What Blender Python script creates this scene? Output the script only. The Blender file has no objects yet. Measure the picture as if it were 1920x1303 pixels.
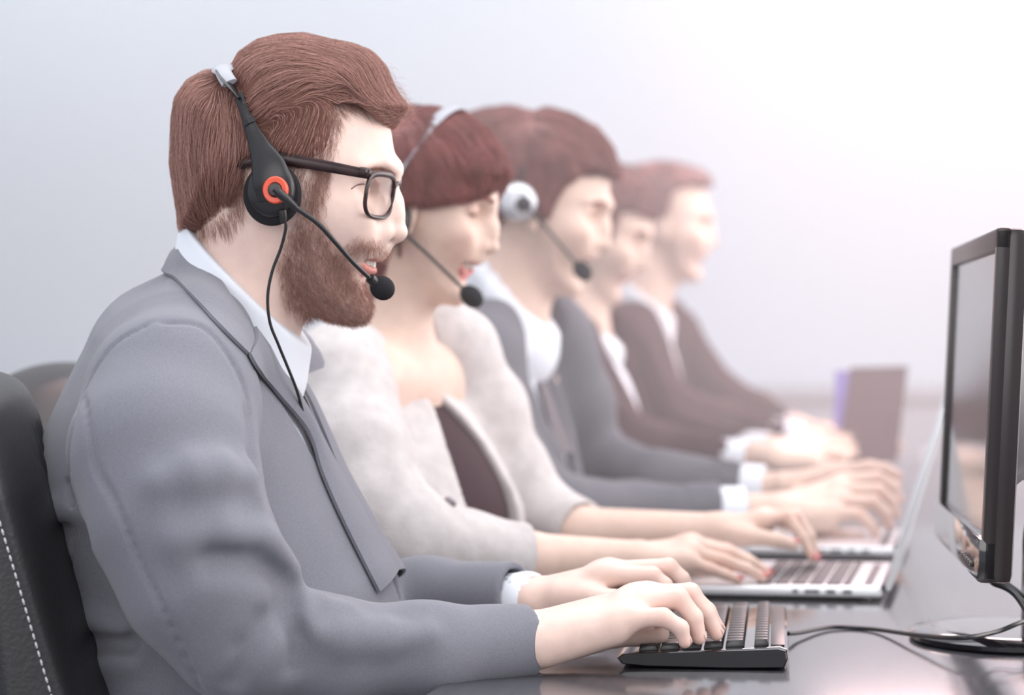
import bpy, bmesh, math, random
import numpy as np
from mathutils import Vector, Matrix

random.seed(7)
RNG = np.random.default_rng(7)
SC = bpy.context.scene
COL = SC.collection
PI = math.pi

# ------------------------------------------------------------------ camera
F, CX, HY = 4800.0, 960.0, 632.0          # focal length in pixels, principal column, horizon row (1920 x 1303 frame)
CZ, DESK = 1.0256, 0.74                   # camera height, desk top height
cam_data = bpy.data.cameras.new('camera')
cam_data.sensor_width = 36.0
cam_data.lens = F / 1920.0 * 36.0
cam_data.shift_y = -(651.5 - HY) / 1920.0
cam_data.dof.use_dof = True
cam_data.dof.focus_distance = 2.16
cam_data.dof.aperture_fstop = 4.3
cam = bpy.data.objects.new('camera', cam_data)
cam.location = (0, 0, CZ)
cam.rotation_euler = (PI / 2, 0, 0)
COL.objects.link(cam)
SC.camera = cam

# ------------------------------------------------------------------ world, lights, exposure
world = bpy.data.worlds.new('world')
SC.world = world
world.use_nodes = True
wb = world.node_tree.nodes['Background']
wb.inputs['Color'].default_value = (0.86, 0.92, 1.0, 1)
wb.inputs['Strength'].default_value = 0.65
SC.view_settings.view_transform = 'Standard'
SC.view_settings.look = 'None'
SC.view_settings.gamma = 1.0
SC.view_settings.use_curve_mapping = False
SC.view_settings.exposure = 0.40
SC.cycles.use_denoising = True
SC.cycles.max_bounces = 8
SC.cycles.diffuse_bounces = 3
SC.cycles.glossy_bounces = 3
SC.cycles.volume_bounces = 0
SC.cycles.sample_clamp_indirect = 6.0


def area_light(name, loc, target, size, size_y, power, color):
    d = bpy.data.lights.new(name, 'AREA')
    d.shape = 'RECTANGLE'
    d.size, d.size_y, d.energy, d.color = size, size_y, power, color
    o = bpy.data.objects.new(name, d)
    o.location = loc
    o.rotation_euler = (Vector(target) - Vector(loc)).to_track_quat('-Z', 'Y').to_euler()
    COL.objects.link(o)
    return o


# daylight from the tall windows on the right, ceiling panels over the desk; the other lamps are added
area_light('window_light', (3.3, 3.9, 1.75), (0.0, 3.2, 1.0), 4.6, 1.9, 140, (1.0, 0.93, 0.91))
area_light('ceiling_light', (0.2, 2.9, 2.9), (0.0, 2.9, 0.0), 2.6, 4.2, 74, (0.97, 0.98, 1.0))
area_light('front_key_light', (2.2, 0.6, 2.6), (-0.1, 2.4, 0.9), 2.0, 1.4, 26, (1.0, 0.97, 0.95))  # added soft key on the people, no such fixture
area_light('flare_glow_light', (1.0, 5.4, 2.05), (1.0, 5.4, 0.0), 0.9, 0.9, 36, (1.0, 0.68, 0.68))  # added pink light imitating the flare's glow at upper right, no real lamp
area_light('front_fill', (-0.9, -1.1, 1.9), (-0.1, 2.6, 0.95), 2.6, 1.6, 34, (1.0, 0.96, 0.95))
area_light('added_wall_light', (0.2, 7.0, 2.8), (0.2, 8.3, 1.5), 6.4, 0.5, 40, (0.90, 0.96, 1.0))  # added to brighten the back wall, no such fixture

# ------------------------------------------------------------------ materials
def material(name, color, rough=0.5, metal=0.0, spec=0.5, coat=0.0, sheen=0.0, noise=0.0, nscale=40.0,
             bump=0.0, bscale=200.0, bdist=0.001, attr=None, weave=0.0, alpha=1.0, emit=None, estr=0.0, sss=0.0, trans=0.0):
    m = bpy.data.materials.new(name)
    m.use_nodes = True
    nt = m.node_tree
    b = nt.nodes['Principled BSDF']
    b.inputs['Base Color'].default_value = (*color, 1)
    b.inputs['Roughness'].default_value = rough
    b.inputs['Metallic'].default_value = metal
    b.inputs['Specular IOR Level'].default_value = spec
    b.inputs['Coat Weight'].default_value = coat
    b.inputs['Coat Roughness'].default_value = 0.05
    if sheen:
        b.inputs['Sheen Weight'].default_value = sheen
        b.inputs['Sheen Roughness'].default_value = 0.4
    b.inputs['Alpha'].default_value = alpha
    if trans:
        b.inputs['Transmission Weight'].default_value = trans
    if sss:
        b.inputs['Subsurface Weight'].default_value = sss
        b.inputs['Subsurface Radius'].default_value = (1.0, 0.35, 0.2)
        b.inputs['Subsurface Scale'].default_value = 0.008
    if emit:
        b.inputs['Emission Color'].default_value = (*emit, 1)
        b.inputs['Emission Strength'].default_value = estr
    tc = nt.nodes.new('ShaderNodeTexCoord')
    src = None
    if attr:
        a = nt.nodes.new('ShaderNodeAttribute')
        a.attribute_name = attr
        src = a.outputs['Color']
        nt.links.new(src, b.inputs['Base Color'])
    if noise:
        n = nt.nodes.new('ShaderNodeTexNoise')
        n.inputs['Scale'].default_value = nscale
        n.inputs['Detail'].default_value = 4
        nt.links.new(tc.outputs['Object'], n.inputs['Vector'])
        r = nt.nodes.new('ShaderNodeMapRange')
        r.inputs['From Min'].default_value = 0.3
        r.inputs['From Max'].default_value = 0.7
        r.inputs['To Min'].default_value = 1 - noise
        r.inputs['To Max'].default_value = 1 + noise
        nt.links.new(n.outputs['Fac'], r.inputs['Value'])
        mx = nt.nodes.new('ShaderNodeMix')
        mx.data_type = 'RGBA'
        mx.blend_type = 'MULTIPLY'
        mx.inputs['Factor'].default_value = 1.0
        if src:
            nt.links.new(src, mx.inputs['A'])
        else:
            mx.inputs['A'].default_value = (*color, 1)
        nt.links.new(r.outputs['Result'], mx.inputs['B'])
        nt.links.new(mx.outputs['Result'], b.inputs['Base Color'])
    h = None
    if bump:
        n2 = nt.nodes.new('ShaderNodeTexNoise')
        n2.inputs['Scale'].default_value = bscale
        n2.inputs['Detail'].default_value = 3
        nt.links.new(tc.outputs['Object'], n2.inputs['Vector'])
        h = n2.outputs['Fac']
    if weave:
        w = []
        for rot in ((0.0, 0.6, 0.0), (0.0, -0.9, 0.6)):
            mp = nt.nodes.new('ShaderNodeMapping')
            mp.inputs['Rotation'].default_value = rot
            nt.links.new(tc.outputs['Object'], mp.inputs['Vector'])
            wv = nt.nodes.new('ShaderNodeTexWave')
            wv.inputs['Scale'].default_value = weave
            wv.inputs['Distortion'].default_value = 1.5
            wv.inputs['Detail'].default_value = 1
            nt.links.new(mp.outputs['Vector'], wv.inputs['Vector'])
            w.append(wv.outputs['Fac'])
        ad = nt.nodes.new('ShaderNodeMath')
        nt.links.new(w[0], ad.inputs[0])
        nt.links.new(w[1], ad.inputs[1])
        h = ad.outputs[0]
    if h is not None:
        bp = nt.nodes.new('ShaderNodeBump')
        bp.inputs['Strength'].default_value = bump or 0.3
        bp.inputs['Distance'].default_value = bdist
        nt.links.new(h, bp.inputs['Height'])
        nt.links.new(bp.outputs['Normal'], b.inputs['Normal'])
    return m


def srgb(r, g, b):
    f = lambda c: ((c / 255 + 0.055) / 1.055) ** 2.4 if c > 10 else c / 255 / 12.92
    return (f(r), f(g), f(b))


M = {}
M['skin'] = material('skin', (0.72, 0.5, 0.42), rough=0.48, spec=0.35, attr='Col', noise=0.045, nscale=70, bump=0.12, bscale=900, bdist=0.0006, sss=0.12)
M['eye'] = material('eyeball', (0.8, 0.8, 0.78), rough=0.08, spec=0.6, attr='Col')
M['teeth'] = material('teeth', (0.82, 0.78, 0.70), rough=0.2)
M['nail_red'] = material('red_nail_polish', (0.62, 0.02, 0.04), rough=0.15, coat=0.6)
M['nail'] = material('bare_nail', (0.72, 0.47, 0.42), rough=0.25)
M['hair'] = material('brown_hair', (0.45, 0.225, 0.185), rough=0.36, spec=0.5)
M['hair_base'] = material('brown_hair_mass', (0.17, 0.08, 0.064), rough=0.8, spec=0.1)
M['beard'] = material('beard_hair', (0.24, 0.12, 0.09), rough=0.5, spec=0.4)
M['hair_dark'] = material('dark_hair', (0.24, 0.075, 0.066), rough=0.4, noise=0.25, nscale=30)
M['suit'] = material('grey_wool', (0.195, 0.193, 0.226), rough=0.75, spec=0.25, sheen=0.25, noise=0.10, nscale=700, weave=900, bump=0.3, bdist=0.0006)
M['suit_mid'] = material('mid_grey_wool', (0.14, 0.135, 0.155), rough=0.8, spec=0.2, noise=0.08, nscale=300)
M['suit_dark'] = material('wine_black_wool', (0.045, 0.018, 0.022), rough=0.8, spec=0.2, noise=0.1, nscale=300)
M['suit_black'] = material('black_wool', (0.040, 0.016, 0.020), rough=0.8, spec=0.2, noise=0.1, nscale=300)
M['cream'] = material('cream_boucle', (0.58, 0.535, 0.53), rough=0.9, spec=0.15, noise=0.10, nscale=55, bump=0.4, bscale=350, bdist=0.002)
M['top'] = material('dark_plum_top', (0.045, 0.022, 0.028), rough=0.8, spec=0.2)
M['lining'] = material('grey_lining', (0.25, 0.21, 0.23), rough=0.6)
M['shirt'] = material('white_shirt', (0.80, 0.82, 0.88), rough=0.75, spec=0.25, bump=0.1, bscale=600, bdist=0.0005)
M['tie_grey'] = material('grey_tie', (0.09, 0.075, 0.09), rough=0.6)
M['black'] = material('black_plastic', (0.018, 0.016, 0.018), rough=0.38)
M['black_matte'] = material('black_foam', (0.022, 0.02, 0.023), rough=0.9, spec=0.2, bump=0.6, bscale=1500, bdist=0.0006)
M['gloss'] = material('gloss_black', (0.012, 0.010, 0.012), rough=0.08, coat=0.5)
M['bezel'] = material('bezel_black', (0.02, 0.012, 0.013), rough=0.3)
M['orange'] = material('orange_ring', (0.85, 0.10, 0.045), rough=0.4)
M['pad'] = material('grey_headband_pad', (0.36, 0.36, 0.40), rough=0.5)
M['silver'] = material('silver_shell', (0.75, 0.74, 0.78), rough=0.25, metal=0.6)
M['tort'] = material('dark_glasses_frame', (0.030, 0.013, 0.014), rough=0.3, spec=0.35, noise=0.5, nscale=60)
M['leather'] = material('black_leather', (0.020, 0.019, 0.021), rough=0.42, spec=0.5, bump=0.25, bscale=260, bdist=0.0015)
M['thread'] = material('white_thread', (0.55, 0.54, 0.55), rough=0.7)
M['key'] = material('black_key', (0.02, 0.018, 0.02), rough=0.28)
M['alu'] = material('aluminium', (0.78, 0.79, 0.82), rough=0.3, metal=0.55)
M['lapkey'] = material('laptop_key', (0.05, 0.048, 0.055), rough=0.45)
M['screen'] = material('dark_screen', (0.02, 0.018, 0.02), rough=0.10, spec=0.6)
M['wall'] = material('pale_blue_white_paint', (0.76, 0.87, 0.95), rough=0.9, noise=0.01, nscale=2)
M['cabinet'] = material('pale_grey_laminate', (0.44, 0.48, 0.52), rough=0.6)
M['floor'] = material('grey_carpet', (0.22, 0.22, 0.24), rough=0.95, noise=0.1, nscale=80)
M['folder'] = material('brown_grey_board', (0.17, 0.105, 0.11), rough=0.7)
M['violet'] = material('violet_card', (0.27, 0.20, 0.50), rough=0.6)
M['chrome'] = material('chrome', (0.7, 0.7, 0.72), rough=0.15, metal=1.0)

# strands differ a little from one another
for key, lo_, hi_ in (('hair', (0.20, 0.090, 0.070), (0.56, 0.30, 0.25)), ('beard', (0.19, 0.09, 0.07), (0.50, 0.27, 0.22))):
    nt = M[key].node_tree
    hi = nt.nodes.new('ShaderNodeHairInfo')
    rp = nt.nodes.new('ShaderNodeValToRGB')
    rp.color_ramp.elements[0].color = (*lo_, 1)
    rp.color_ramp.elements[1].color = (*hi_, 1)
    nt.links.new(hi.outputs['Random'], rp.inputs['Fac'])
    nt.links.new(rp.outputs['Color'], nt.nodes['Principled BSDF'].inputs['Base Color'])

# desk: dark wood-grain laminate with a satin lacquer
md = material('dark_desk_laminate', (0.045, 0.034, 0.036), rough=0.15, spec=0.95)
md.node_tree.nodes['Principled BSDF'].inputs['IOR'].default_value = 1.7
nt = md.node_tree
b = nt.nodes['Principled BSDF']
tc = nt.nodes.new('ShaderNodeTexCoord')
mp = nt.nodes.new('ShaderNodeMapping')
mp.inputs['Scale'].default_value = (60, 2.0, 2.0)
nz = nt.nodes.new('ShaderNodeTexNoise')
nz.inputs['Scale'].default_value = 3
nz.inputs['Detail'].default_value = 6
cr = nt.nodes.new('ShaderNodeValToRGB')
cr.color_ramp.elements[0].color = (0.040, 0.039, 0.045, 1)
cr.color_ramp.elements[1].color = (0.085, 0.083, 0.094, 1)
nt.links.new(tc.outputs['Object'], mp.inputs['Vector'])
nt.links.new(mp.outputs['Vector'], nz.inputs['Vector'])
nt.links.new(nz.outputs['Fac'], cr.inputs['Fac'])
nt.links.new(cr.outputs['Color'], b.inputs['Base Color'])
M['desk'] = md

mg = bpy.data.materials.new('lens_glass')
mg.use_nodes = True
nt = mg.node_tree
nt.nodes.clear()
out = nt.nodes.new('ShaderNodeOutputMaterial')
mixs = nt.nodes.new('ShaderNodeMixShader')
tr = nt.nodes.new('ShaderNodeBsdfTransparent')
gl = nt.nodes.new('ShaderNodeBsdfGlossy')
gl.inputs['Roughness'].default_value = 0.02
fr = nt.nodes.new('ShaderNodeFresnel')
fr.inputs['IOR'].default_value = 1.22
nt.links.new(fr.outputs[0], mixs.inputs['Fac'])
nt.links.new(tr.outputs[0], mixs.inputs[1])
nt.links.new(gl.outputs[0], mixs.inputs[2])
nt.links.new(mixs.outputs[0], out.inputs['Surface'])
M['glass'] = mg

# ------------------------------------------------------------------ objects
def link(o, parent=None):
    COL.objects.link(o)
    if parent is not None:
        o.parent = parent
    return o


def tag(o, label=None, cat=None, group=None, kind=None):
    for k, v in (('label', label), ('category', cat), ('group', group), ('kind', kind)):
        if v:
            o[k] = v
    return o


def empty(name, loc, rz=0.0, label=None, cat=None, group=None):
    o = bpy.data.objects.new(name, None)
    o.location = loc
    o.rotation_euler = (0, 0, rz)
    o.empty_display_size = 0.05
    link(o)
    return tag(o, label, cat, group)


def np_mesh(name, V, Q, mat, parent=None, col=None, smooth=True):
    """mesh object from numpy arrays; Q is an (n, 3|4) array or a list of such arrays"""
    me = bpy.data.meshes.new(name)
    Qs = Q if isinstance(Q, list) else [Q]
    V = np.asarray(V, np.float32)
    me.vertices.add(len(V))
    me.vertices.foreach_set('co', V.ravel())
    nl = sum(q.size for q in Qs)
    me.loops.add(nl)
    me.loops.foreach_set('vertex_index', np.concatenate([q.ravel() for q in Qs]).astype(np.int32))
    starts, c = [], 0
    for q in Qs:
        starts.append(c + np.arange(len(q)) * q.shape[1])
        c += q.size
    starts = np.concatenate(starts).astype(np.int32)
    me.polygons.add(len(starts))
    me.polygons.foreach_set('loop_start', starts)
    me.polygons.foreach_set('use_smooth', np.full(len(starts), smooth))
    me.update(calc_edges=True)
    if col is not None:
        a = me.attributes.new('Col', 'FLOAT_COLOR', 'POINT')
        c4 = np.ones((len(V), 4), np.float32)
        c4[:, :3] = col
        a.data.foreach_set('color', c4.ravel())
    me.materials.append(mat)
    return link(bpy.data.objects.new(name, me), parent)


class MB:
    """collects simple shapes into ONE mesh"""
    def __init__(s):
        s.bm = bmesh.new()

    def box(s, c, size, bevel=0.0, rot=None, seg=2):
        r = bmesh.ops.create_cube(s.bm, size=1.0)
        vs = r['verts']
        bmesh.ops.scale(s.bm, vec=size, verts=vs)
        if bevel:
            es = list({e for v in vs for e in v.link_edges})
            r2 = bmesh.ops.bevel(s.bm, geom=es, offset=bevel, segments=seg, affect='EDGES', profile=0.6)
            vs = list(set(r2['verts']) | {v for v in vs if v.is_valid})
        if rot is not None:
            bmesh.ops.rotate(s.bm, cent=(0, 0, 0), matrix=rot, verts=vs)
        bmesh.ops.translate(s.bm, vec=c, verts=vs)
        return s

    def tube(s, pts, r, n=10, caps=True, flat=None):
        """swept tube along points; r a number or a list; flat=(normal axis vector, factor) squashes it"""
        pts = [Vector(p) for p in pts]
        rs = [r] * len(pts) if not hasattr(r, '__len__') else list(r)
        up = Vector((0.13, 0.97, 0.21)).normalized()
        rings = []
        for i, p in enumerate(pts):
            t = (pts[min(i + 1, len(pts) - 1)] - pts[max(i - 1, 0)]).normalized()
            if flat is not None:
                v = Vector(flat[0])
                v = (v - t * v.dot(t)).normalized()
            else:
                v = (up - t * up.dot(t)).normalized()
                up = v
            u = t.cross(v)
            k = flat[1] if flat is not None else 1.0
            rings.append([s.bm.verts.new(p + u * (math.cos(a) * rs[i]) + v * (math.sin(a) * rs[i] * k))
                          for a in (2 * PI * j / n for j in range(n))])
        for a, b2 in zip(rings, rings[1:]):
            for j in range(n):
                s.bm.faces.new((a[j], a[(j + 1) % n], b2[(j + 1) % n], b2[j]))
        if caps:
            s.bm.faces.new(rings[0][::-1])
            s.bm.faces.new(rings[-1])
        return s

    def lathe(s, prof, c=(0, 0, 0), axis=(0, 0, 1), n=32, sy=1.0):
        q = Vector((0, 0, 1)).rotation_difference(Vector(axis))
        rings = []
        for rad, h in prof:
            rings.append([s.bm.verts.new(Vector(c) + q @ Vector((rad * math.cos(2 * PI * j / n), sy * rad * math.sin(2 * PI * j / n), h)))
                          for j in range(n)])
        for a, b2 in zip(rings, rings[1:]):
            for j in range(n):
                s.bm.faces.new((a[j], a[(j + 1) % n], b2[(j + 1) % n], b2[j]))
        if prof[0][0] > 1e-5:
            s.bm.faces.new(rings[0][::-1])
        if prof[-1][0] > 1e-5:
            s.bm.faces.new(rings[-1])
        return s

    def ball(s, c, r, rot=None, u=20, v=12):
        res = bmesh.ops.create_uvsphere(s.bm, u_segments=u, v_segments=v, radius=1.0)
        vs = res['verts']
        bmesh.ops.scale(s.bm, vec=r if hasattr(r, '__len__') else (r, r, r), verts=vs)
        if rot is not None:
            bmesh.ops.rotate(s.bm, cent=(0, 0, 0), matrix=rot, verts=vs)
        bmesh.ops.translate(s.bm, vec=c, verts=vs)
        return s

    def build(s, name, mat, parent=None, smooth=True, off=None):
        if off is not None:
            bmesh.ops.translate(s.bm, vec=-Vector(off), verts=s.bm.verts)
        bmesh.ops.remove_doubles(s.bm, verts=s.bm.verts, dist=1e-6)
        bmesh.ops.recalc_face_normals(s.bm, faces=s.bm.faces)
        me = bpy.data.meshes.new(name)
        s.bm.to_mesh(me)
        s.bm.free()
        if smooth:
            me.polygons.foreach_set('use_smooth', [True] * len(me.polygons))
            try:
                me.set_sharp_from_angle(angle=math.radians(38))
            except Exception:
                pass
        me.materials.append(mat)
        return link(bpy.data.objects.new(name, me), parent)


def smooth_path(pts, n=8):
    """Catmull-Rom through points"""
    P = np.asarray(pts, float)
    P = np.vstack([2 * P[0] - P[1], P, 2 * P[-1] - P[-2]])
    out = []
    for i in range(1, len(P) - 2):
        p0, p1, p2, p3 = P[i - 1:i + 3]
        for t in np.linspace(0, 1, n, endpoint=False):
            out.append(0.5 * (2 * p1 + (p2 - p0) * t + (2 * p0 - 5 * p1 + 4 * p2 - p3) * t * t + (3 * p1 - p0 - 3 * p2 + p3) * t ** 3))
    out.append(P[-2])
    return np.array(out)


# ------------------------------------------------------------------ implicit-surface sculpting
def smin(a, b, k):
    if k <= 0:
        return np.minimum(a, b)
    h = np.maximum(k - np.abs(a - b), 0) / k
    return np.minimum(a, b) - h * h * k * 0.25


def smax(a, b, k):
    return -smin(-a, -b, k)


def cap(a, b, ra, rb=None):
    a, b = np.asarray(a, float), np.asarray(b, float)
    rb = ra if rb is None else rb
    ba = b - a
    L2 = max(float(ba @ ba), 1e-12)

    def f(P):
        pa = P - a
        h = np.clip((pa @ ba) / L2, 0, 1)
        d = pa - h[:, None] * ba
        return np.sqrt(np.einsum('ij,ij->i', d, d)) - (ra + (rb - ra) * h)
    return f


def chain(pts, rs, k=0.004):
    fs = [cap(pts[i], pts[i + 1], rs[i], rs[i + 1]) for i in range(len(pts) - 1)]

    def f(P):
        d = fs[0](P)
        for g in fs[1:]:
            d = smin(d, g(P), k)
        return d
    return f


def rotm(ax, ay, az):
    """rotation about x, y, z (radians), as a numpy matrix"""
    return np.array((Matrix.Rotation(az, 3, 'Z') @ Matrix.Rotation(ay, 3, 'Y') @ Matrix.Rotation(ax, 3, 'X')))


def ell(c, r, R=None):
    c, r = np.asarray(c, float), np.asarray(r, float)

    def f(P):
        p = P - c
        if R is not None:
            p = p @ R
        q = p / r
        k0 = np.sqrt(np.einsum('ij,ij->i', q, q)) + 1e-9
        q2 = q / r
        k1 = np.sqrt(np.einsum('ij,ij->i', q2, q2)) + 1e-9
        return k0 * (k0 - 1) / k1
    return f


def plane(p, n):
    """negative on the side opposite to n"""
    p, n = np.asarray(p, float), np.asarray(n, float)
    n = n / np.linalg.norm(n)
    return lambda P: (P - p) @ n


def poly_sd(pts):
    pts = np.asarray(pts, float)
    nxt = np.roll(pts, -1, 0)

    def f(a, b):
        d = np.full(a.shape, 1e9)
        ins = np.zeros(a.shape, bool)
        for (x0, y0), (x1, y1) in zip(pts, nxt):
            ex, ey = x1 - x0, y1 - y0
            wx, wy = a - x0, b - y0
            t = np.clip((wx * ex + wy * ey) / (ex * ex + ey * ey + 1e-15), 0, 1)
            dx, dy = wx - ex * t, wy - ey * t
            d = np.minimum(d, dx * dx + dy * dy)
            ins ^= ((y0 > b) != (y1 > b)) & (wx < ex * wy / (ey if abs(ey) > 1e-12 else 1e-12))
        d = np.sqrt(d)
        return np.where(ins, -d, d)
    return f


def inflate(pts, W, D, smooth=False):
    """solid whose silhouette in the x-z plane is the polygon; half-width W(x, z) where it is thicker than D"""
    if smooth:
        p = [np.asarray(q, float) for q in pts]
        k = smooth_path([p[-1]] + p + [p[0], p[1]], 3)
        pts = k[3:-4]
    sd = poly_sd(pts)

    def f(P):
        a, b = P[:, 0], P[:, 2]
        d = -sd(a, b)
        q = np.maximum(1 - d / D, 0)
        w = W(a, b) if callable(W) else W
        r = P[:, 1] / w
        return (np.sqrt(q * q + r * r) - 1) * D
    return f


def prism(pts):
    sd = poly_sd(pts)
    return lambda P: sd(P[:, 0], P[:, 2])


def xform(fn, c, R, s=1.0):
    """place a function built in a frame with axes R (columns) and origin c"""
    c = np.asarray(c, float)
    return lambda P: fn(((P - c) @ R) / s) * s


def waves(P, f, seed=0):
    """cheap smooth noise in about -1..1"""
    r = np.random.default_rng(seed)
    o = np.zeros(len(P))
    for i in range(5):
        v = r.normal(size=3)
        v *= f * (0.6 + 0.8 * r.random()) / np.linalg.norm(v)
        o += np.sin(P @ v + r.random() * 6.28)
    return o / 3.0


class SDF:
    def __init__(s):
        s.ops = []

    def u(s, fn, k=0.0):
        s.ops.append(('u', fn, k))
        return s

    def sub(s, fn, k=0.0):
        s.ops.append(('s', fn, k))
        return s

    def cut(s, fn, k=0.0):
        s.ops.append(('i', fn, k))
        return s

    def disp(s, fn):
        s.ops.append(('d', fn, 0))
        return s

    def placed(s, c, R, sc=1.0):
        o = SDF()
        for t, fn, k in s.ops:
            if t == 'd':
                o.ops.append((t, (lambda fn: lambda P: fn(((P - np.asarray(c)) @ R) / sc) * sc)(fn), k))
            else:
                o.ops.append((t, xform(fn, c, R, sc), k * sc))
        return o

    def __call__(s, P):
        v = np.full(len(P), 1.0)
        for t, fn, k in s.ops:
            g = fn(P)
            v = smin(v, g, k) if t == 'u' else smax(v, -g, k) if t == 's' else smax(v, g, k) if t == 'i' else v + g
        return v

    def grad(s, P, e=0.0008):
        g = np.empty_like(P)
        for i in range(3):
            d = np.zeros(3)
            d[i] = e
            g[:, i] = s(P + d) - s(P - d)
        return g / (np.linalg.norm(g, axis=1, keepdims=True) + 1e-12)

    def mesh(s, lo, hi, h):
        lo, hi = np.asarray(lo, float), np.asarray(hi, float)
        B = 8
        nb = np.maximum(np.ceil((hi - lo) / (B * h)).astype(int), 1)
        gi = np.stack(np.meshgrid(*[np.arange(n) for n in nb], indexing='ij'), -1).reshape(-1, 3)
        R = B * h * 0.5 * math.sqrt(3)
        cen = lo + (gi + 0.5) * B * h
        act = np.abs(s(cen)) < R * 1.7 + 0.006
        gi, cen = gi[act], cen[act]
        n = len(gi)
        r9 = np.arange(B + 1)
        off = np.stack(np.meshgrid(r9, r9, r9, indexing='ij'), -1).reshape(-1, 3) * h
        base = lo + gi * B * h
        vals = np.full((n, 729), 1.0, np.float64)
        K = max(k for _, _, k in s.ops)
        for t, fn, k in s.ops:
            if t == 'd':
                m = np.ones(n, bool)
            else:
                dc = fn(cen)
                m = dc < R * 1.7 + k + K + 0.004 if t in 'us' else dc > -(R * 1.7 + k + K + 0.004)
            ix = np.nonzero(m)[0]
            for c0 in range(0, len(ix), 1500):
                ii = ix[c0:c0 + 1500]
                P = (base[ii][:, None, :] + off[None]).reshape(-1, 3)
                g = fn(P).reshape(len(ii), 729)
                v = vals[ii]
                vals[ii] = smin(v, g, k) if t == 'u' else smax(v, -g, k) if t == 's' else smax(v, g, k) if t == 'i' else v + g
        V = vals.reshape(n, 9, 9, 9)
        ins = V < 0
        cnt = np.zeros((n, 8, 8, 8), np.int8)
        for dx in (0, 1):
            for dy in (0, 1):
                for dz in (0, 1):
                    cnt += ins[:, dx:dx + 8, dy:dy + 8, dz:dz + 8]
        bi, ci, cj, ck = np.nonzero((cnt > 0) & (cnt < 8))
        corners = [(0, 0, 0), (1, 0, 0), (0, 1, 0), (1, 1, 0), (0, 0, 1), (1, 0, 1), (0, 1, 1), (1, 1, 1)]
        cv = np.stack([V[bi, ci + a, cj + b_, ck + c] for a, b_, c in corners], 1)
        acc = np.zeros((len(bi), 3))
        num = np.zeros(len(bi))
        for a in range(8):
            for b_ in range(a + 1, 8):
                ca, cb = np.array(corners[a]), np.array(corners[b_])
                if np.abs(ca - cb).sum() != 1:
                    continue
                va, vb = cv[:, a], cv[:, b_]
                x = (va < 0) != (vb < 0)
                t = np.where(x, va / np.where(x, va - vb, 1), 0)
                acc += np.where(x[:, None], ca + t[:, None] * (cb - ca), 0)
                num += x
        G = gi[bi] * B + np.stack([ci, cj, ck], 1)
        verts = lo + (G + acc / num[:, None]) * h
        N = nb * B + 2
        key = lambda g: (g[:, 0] + 1) + N[0] * ((g[:, 1] + 1) + N[1] * (g[:, 2] + 1).astype(np.int64))
        ids = key(G)
        order = np.argsort(ids)
        sid = ids[order]

        def find(g):
            k_ = key(g)
            p = np.minimum(np.searchsorted(sid, k_), len(sid) - 1)
            return np.where(sid[p] == k_, order[p], -1)
        quads = []
        for ax in range(3):
            sl = [slice(0, 8)] * 3
            s1 = list(sl)
            s1[ax] = slice(1, 9)
            A = ins[:, sl[0], sl[1], sl[2]]
            Bv = ins[:, s1[0], s1[1], s1[2]]
            e = np.nonzero(A != Bv)
            g = gi[e[0]] * B + np.stack(e[1:], 1)
            inside = A[e]
            o1, o2 = (ax + 1) % 3, (ax + 2) % 3
            d1, d2 = np.zeros(3, int), np.zeros(3, int)
            d1[o1], d2[o2] = 1, 1
            q = np.stack([find(g - d1 - d2), find(g - d2), find(g), find(g - d1)], 1)
            q = np.where(inside[:, None], q, q[:, ::-1])
            quads.append(q[(q >= 0).all(1)])
        return verts, np.concatenate(quads)


def bbox_of(field, guess_lo, guess_hi):
    return guess_lo, guess_hi


# ------------------------------------------------------------------ hair strands
def strands(name, field, seeds, direction, length, nseg, mat, parent, r0=0.00009, lift=0.0015, jitter=0.25, curl=0.0, stick=1.0, seed=1, tipr=0.3):
    """strands grown along a surface: seeds (n,3) on the surface, direction(P)->(n,3), length (n,) or a number"""
    rng = np.random.default_rng(seed)
    n = len(seeds)
    L = np.broadcast_to(np.asarray(length, float), (n,)) * rng.uniform(0.7, 1.25, n)
    P = seeds.copy()
    jit = rng.normal(size=(n, 3)) * jitter
    lif = lift * rng.uniform(0.1, 1.3, n)
    out = np.empty((n, nseg, 3))
    ph = rng.random(n) * 6.28
    for i in range(nseg):
        g = field.grad(P)
        d = field(P)
        t = i / (nseg - 1)
        if stick:
            want = lif * math.sin(PI * min(1.0, 0.15 + t)) if stick == 1.0 else lif * t
            P = P + g * ((want - d) * (1.0 if stick == 1.0 else stick))[:, None]
        out[:, i] = P
        v = direction(P) + jit * (0.4 + 0.6 * t)
        if curl:
            v = v + curl * np.stack([np.cos(ph + 6 * t), np.sin(ph * 1.7 + 5 * t), np.sin(ph + 7 * t)], 1)
        v -= g * np.einsum('ij,ij->i', v, g)[:, None] * (1.0 if stick == 1.0 else 0.3)
        v /= np.linalg.norm(v, axis=1, keepdims=True) + 1e-9
        P = P + v * (L / (nseg - 1))[:, None]
    return strand_object(name, out, mat, parent, r0, tipr)


def strand_object(name, out, mat, parent, r0, tipr=0.3):
    n, nseg = out.shape[:2]
    hc = bpy.data.hair_curves.new(name)
    hc.add_curves([nseg] * n)
    hc.attributes['position'].data.foreach_set('vector', out.astype(np.float32).ravel())
    ra = hc.attributes.get('radius') or hc.attributes.new('radius', 'FLOAT', 'POINT')
    rr = np.tile(r0 * np.linspace(1, tipr, nseg), n).astype(np.float32)
    ra.data.foreach_set('value', rr)
    hc.materials.append(mat)
    return link(bpy.data.objects.new(name, hc), parent)


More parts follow.
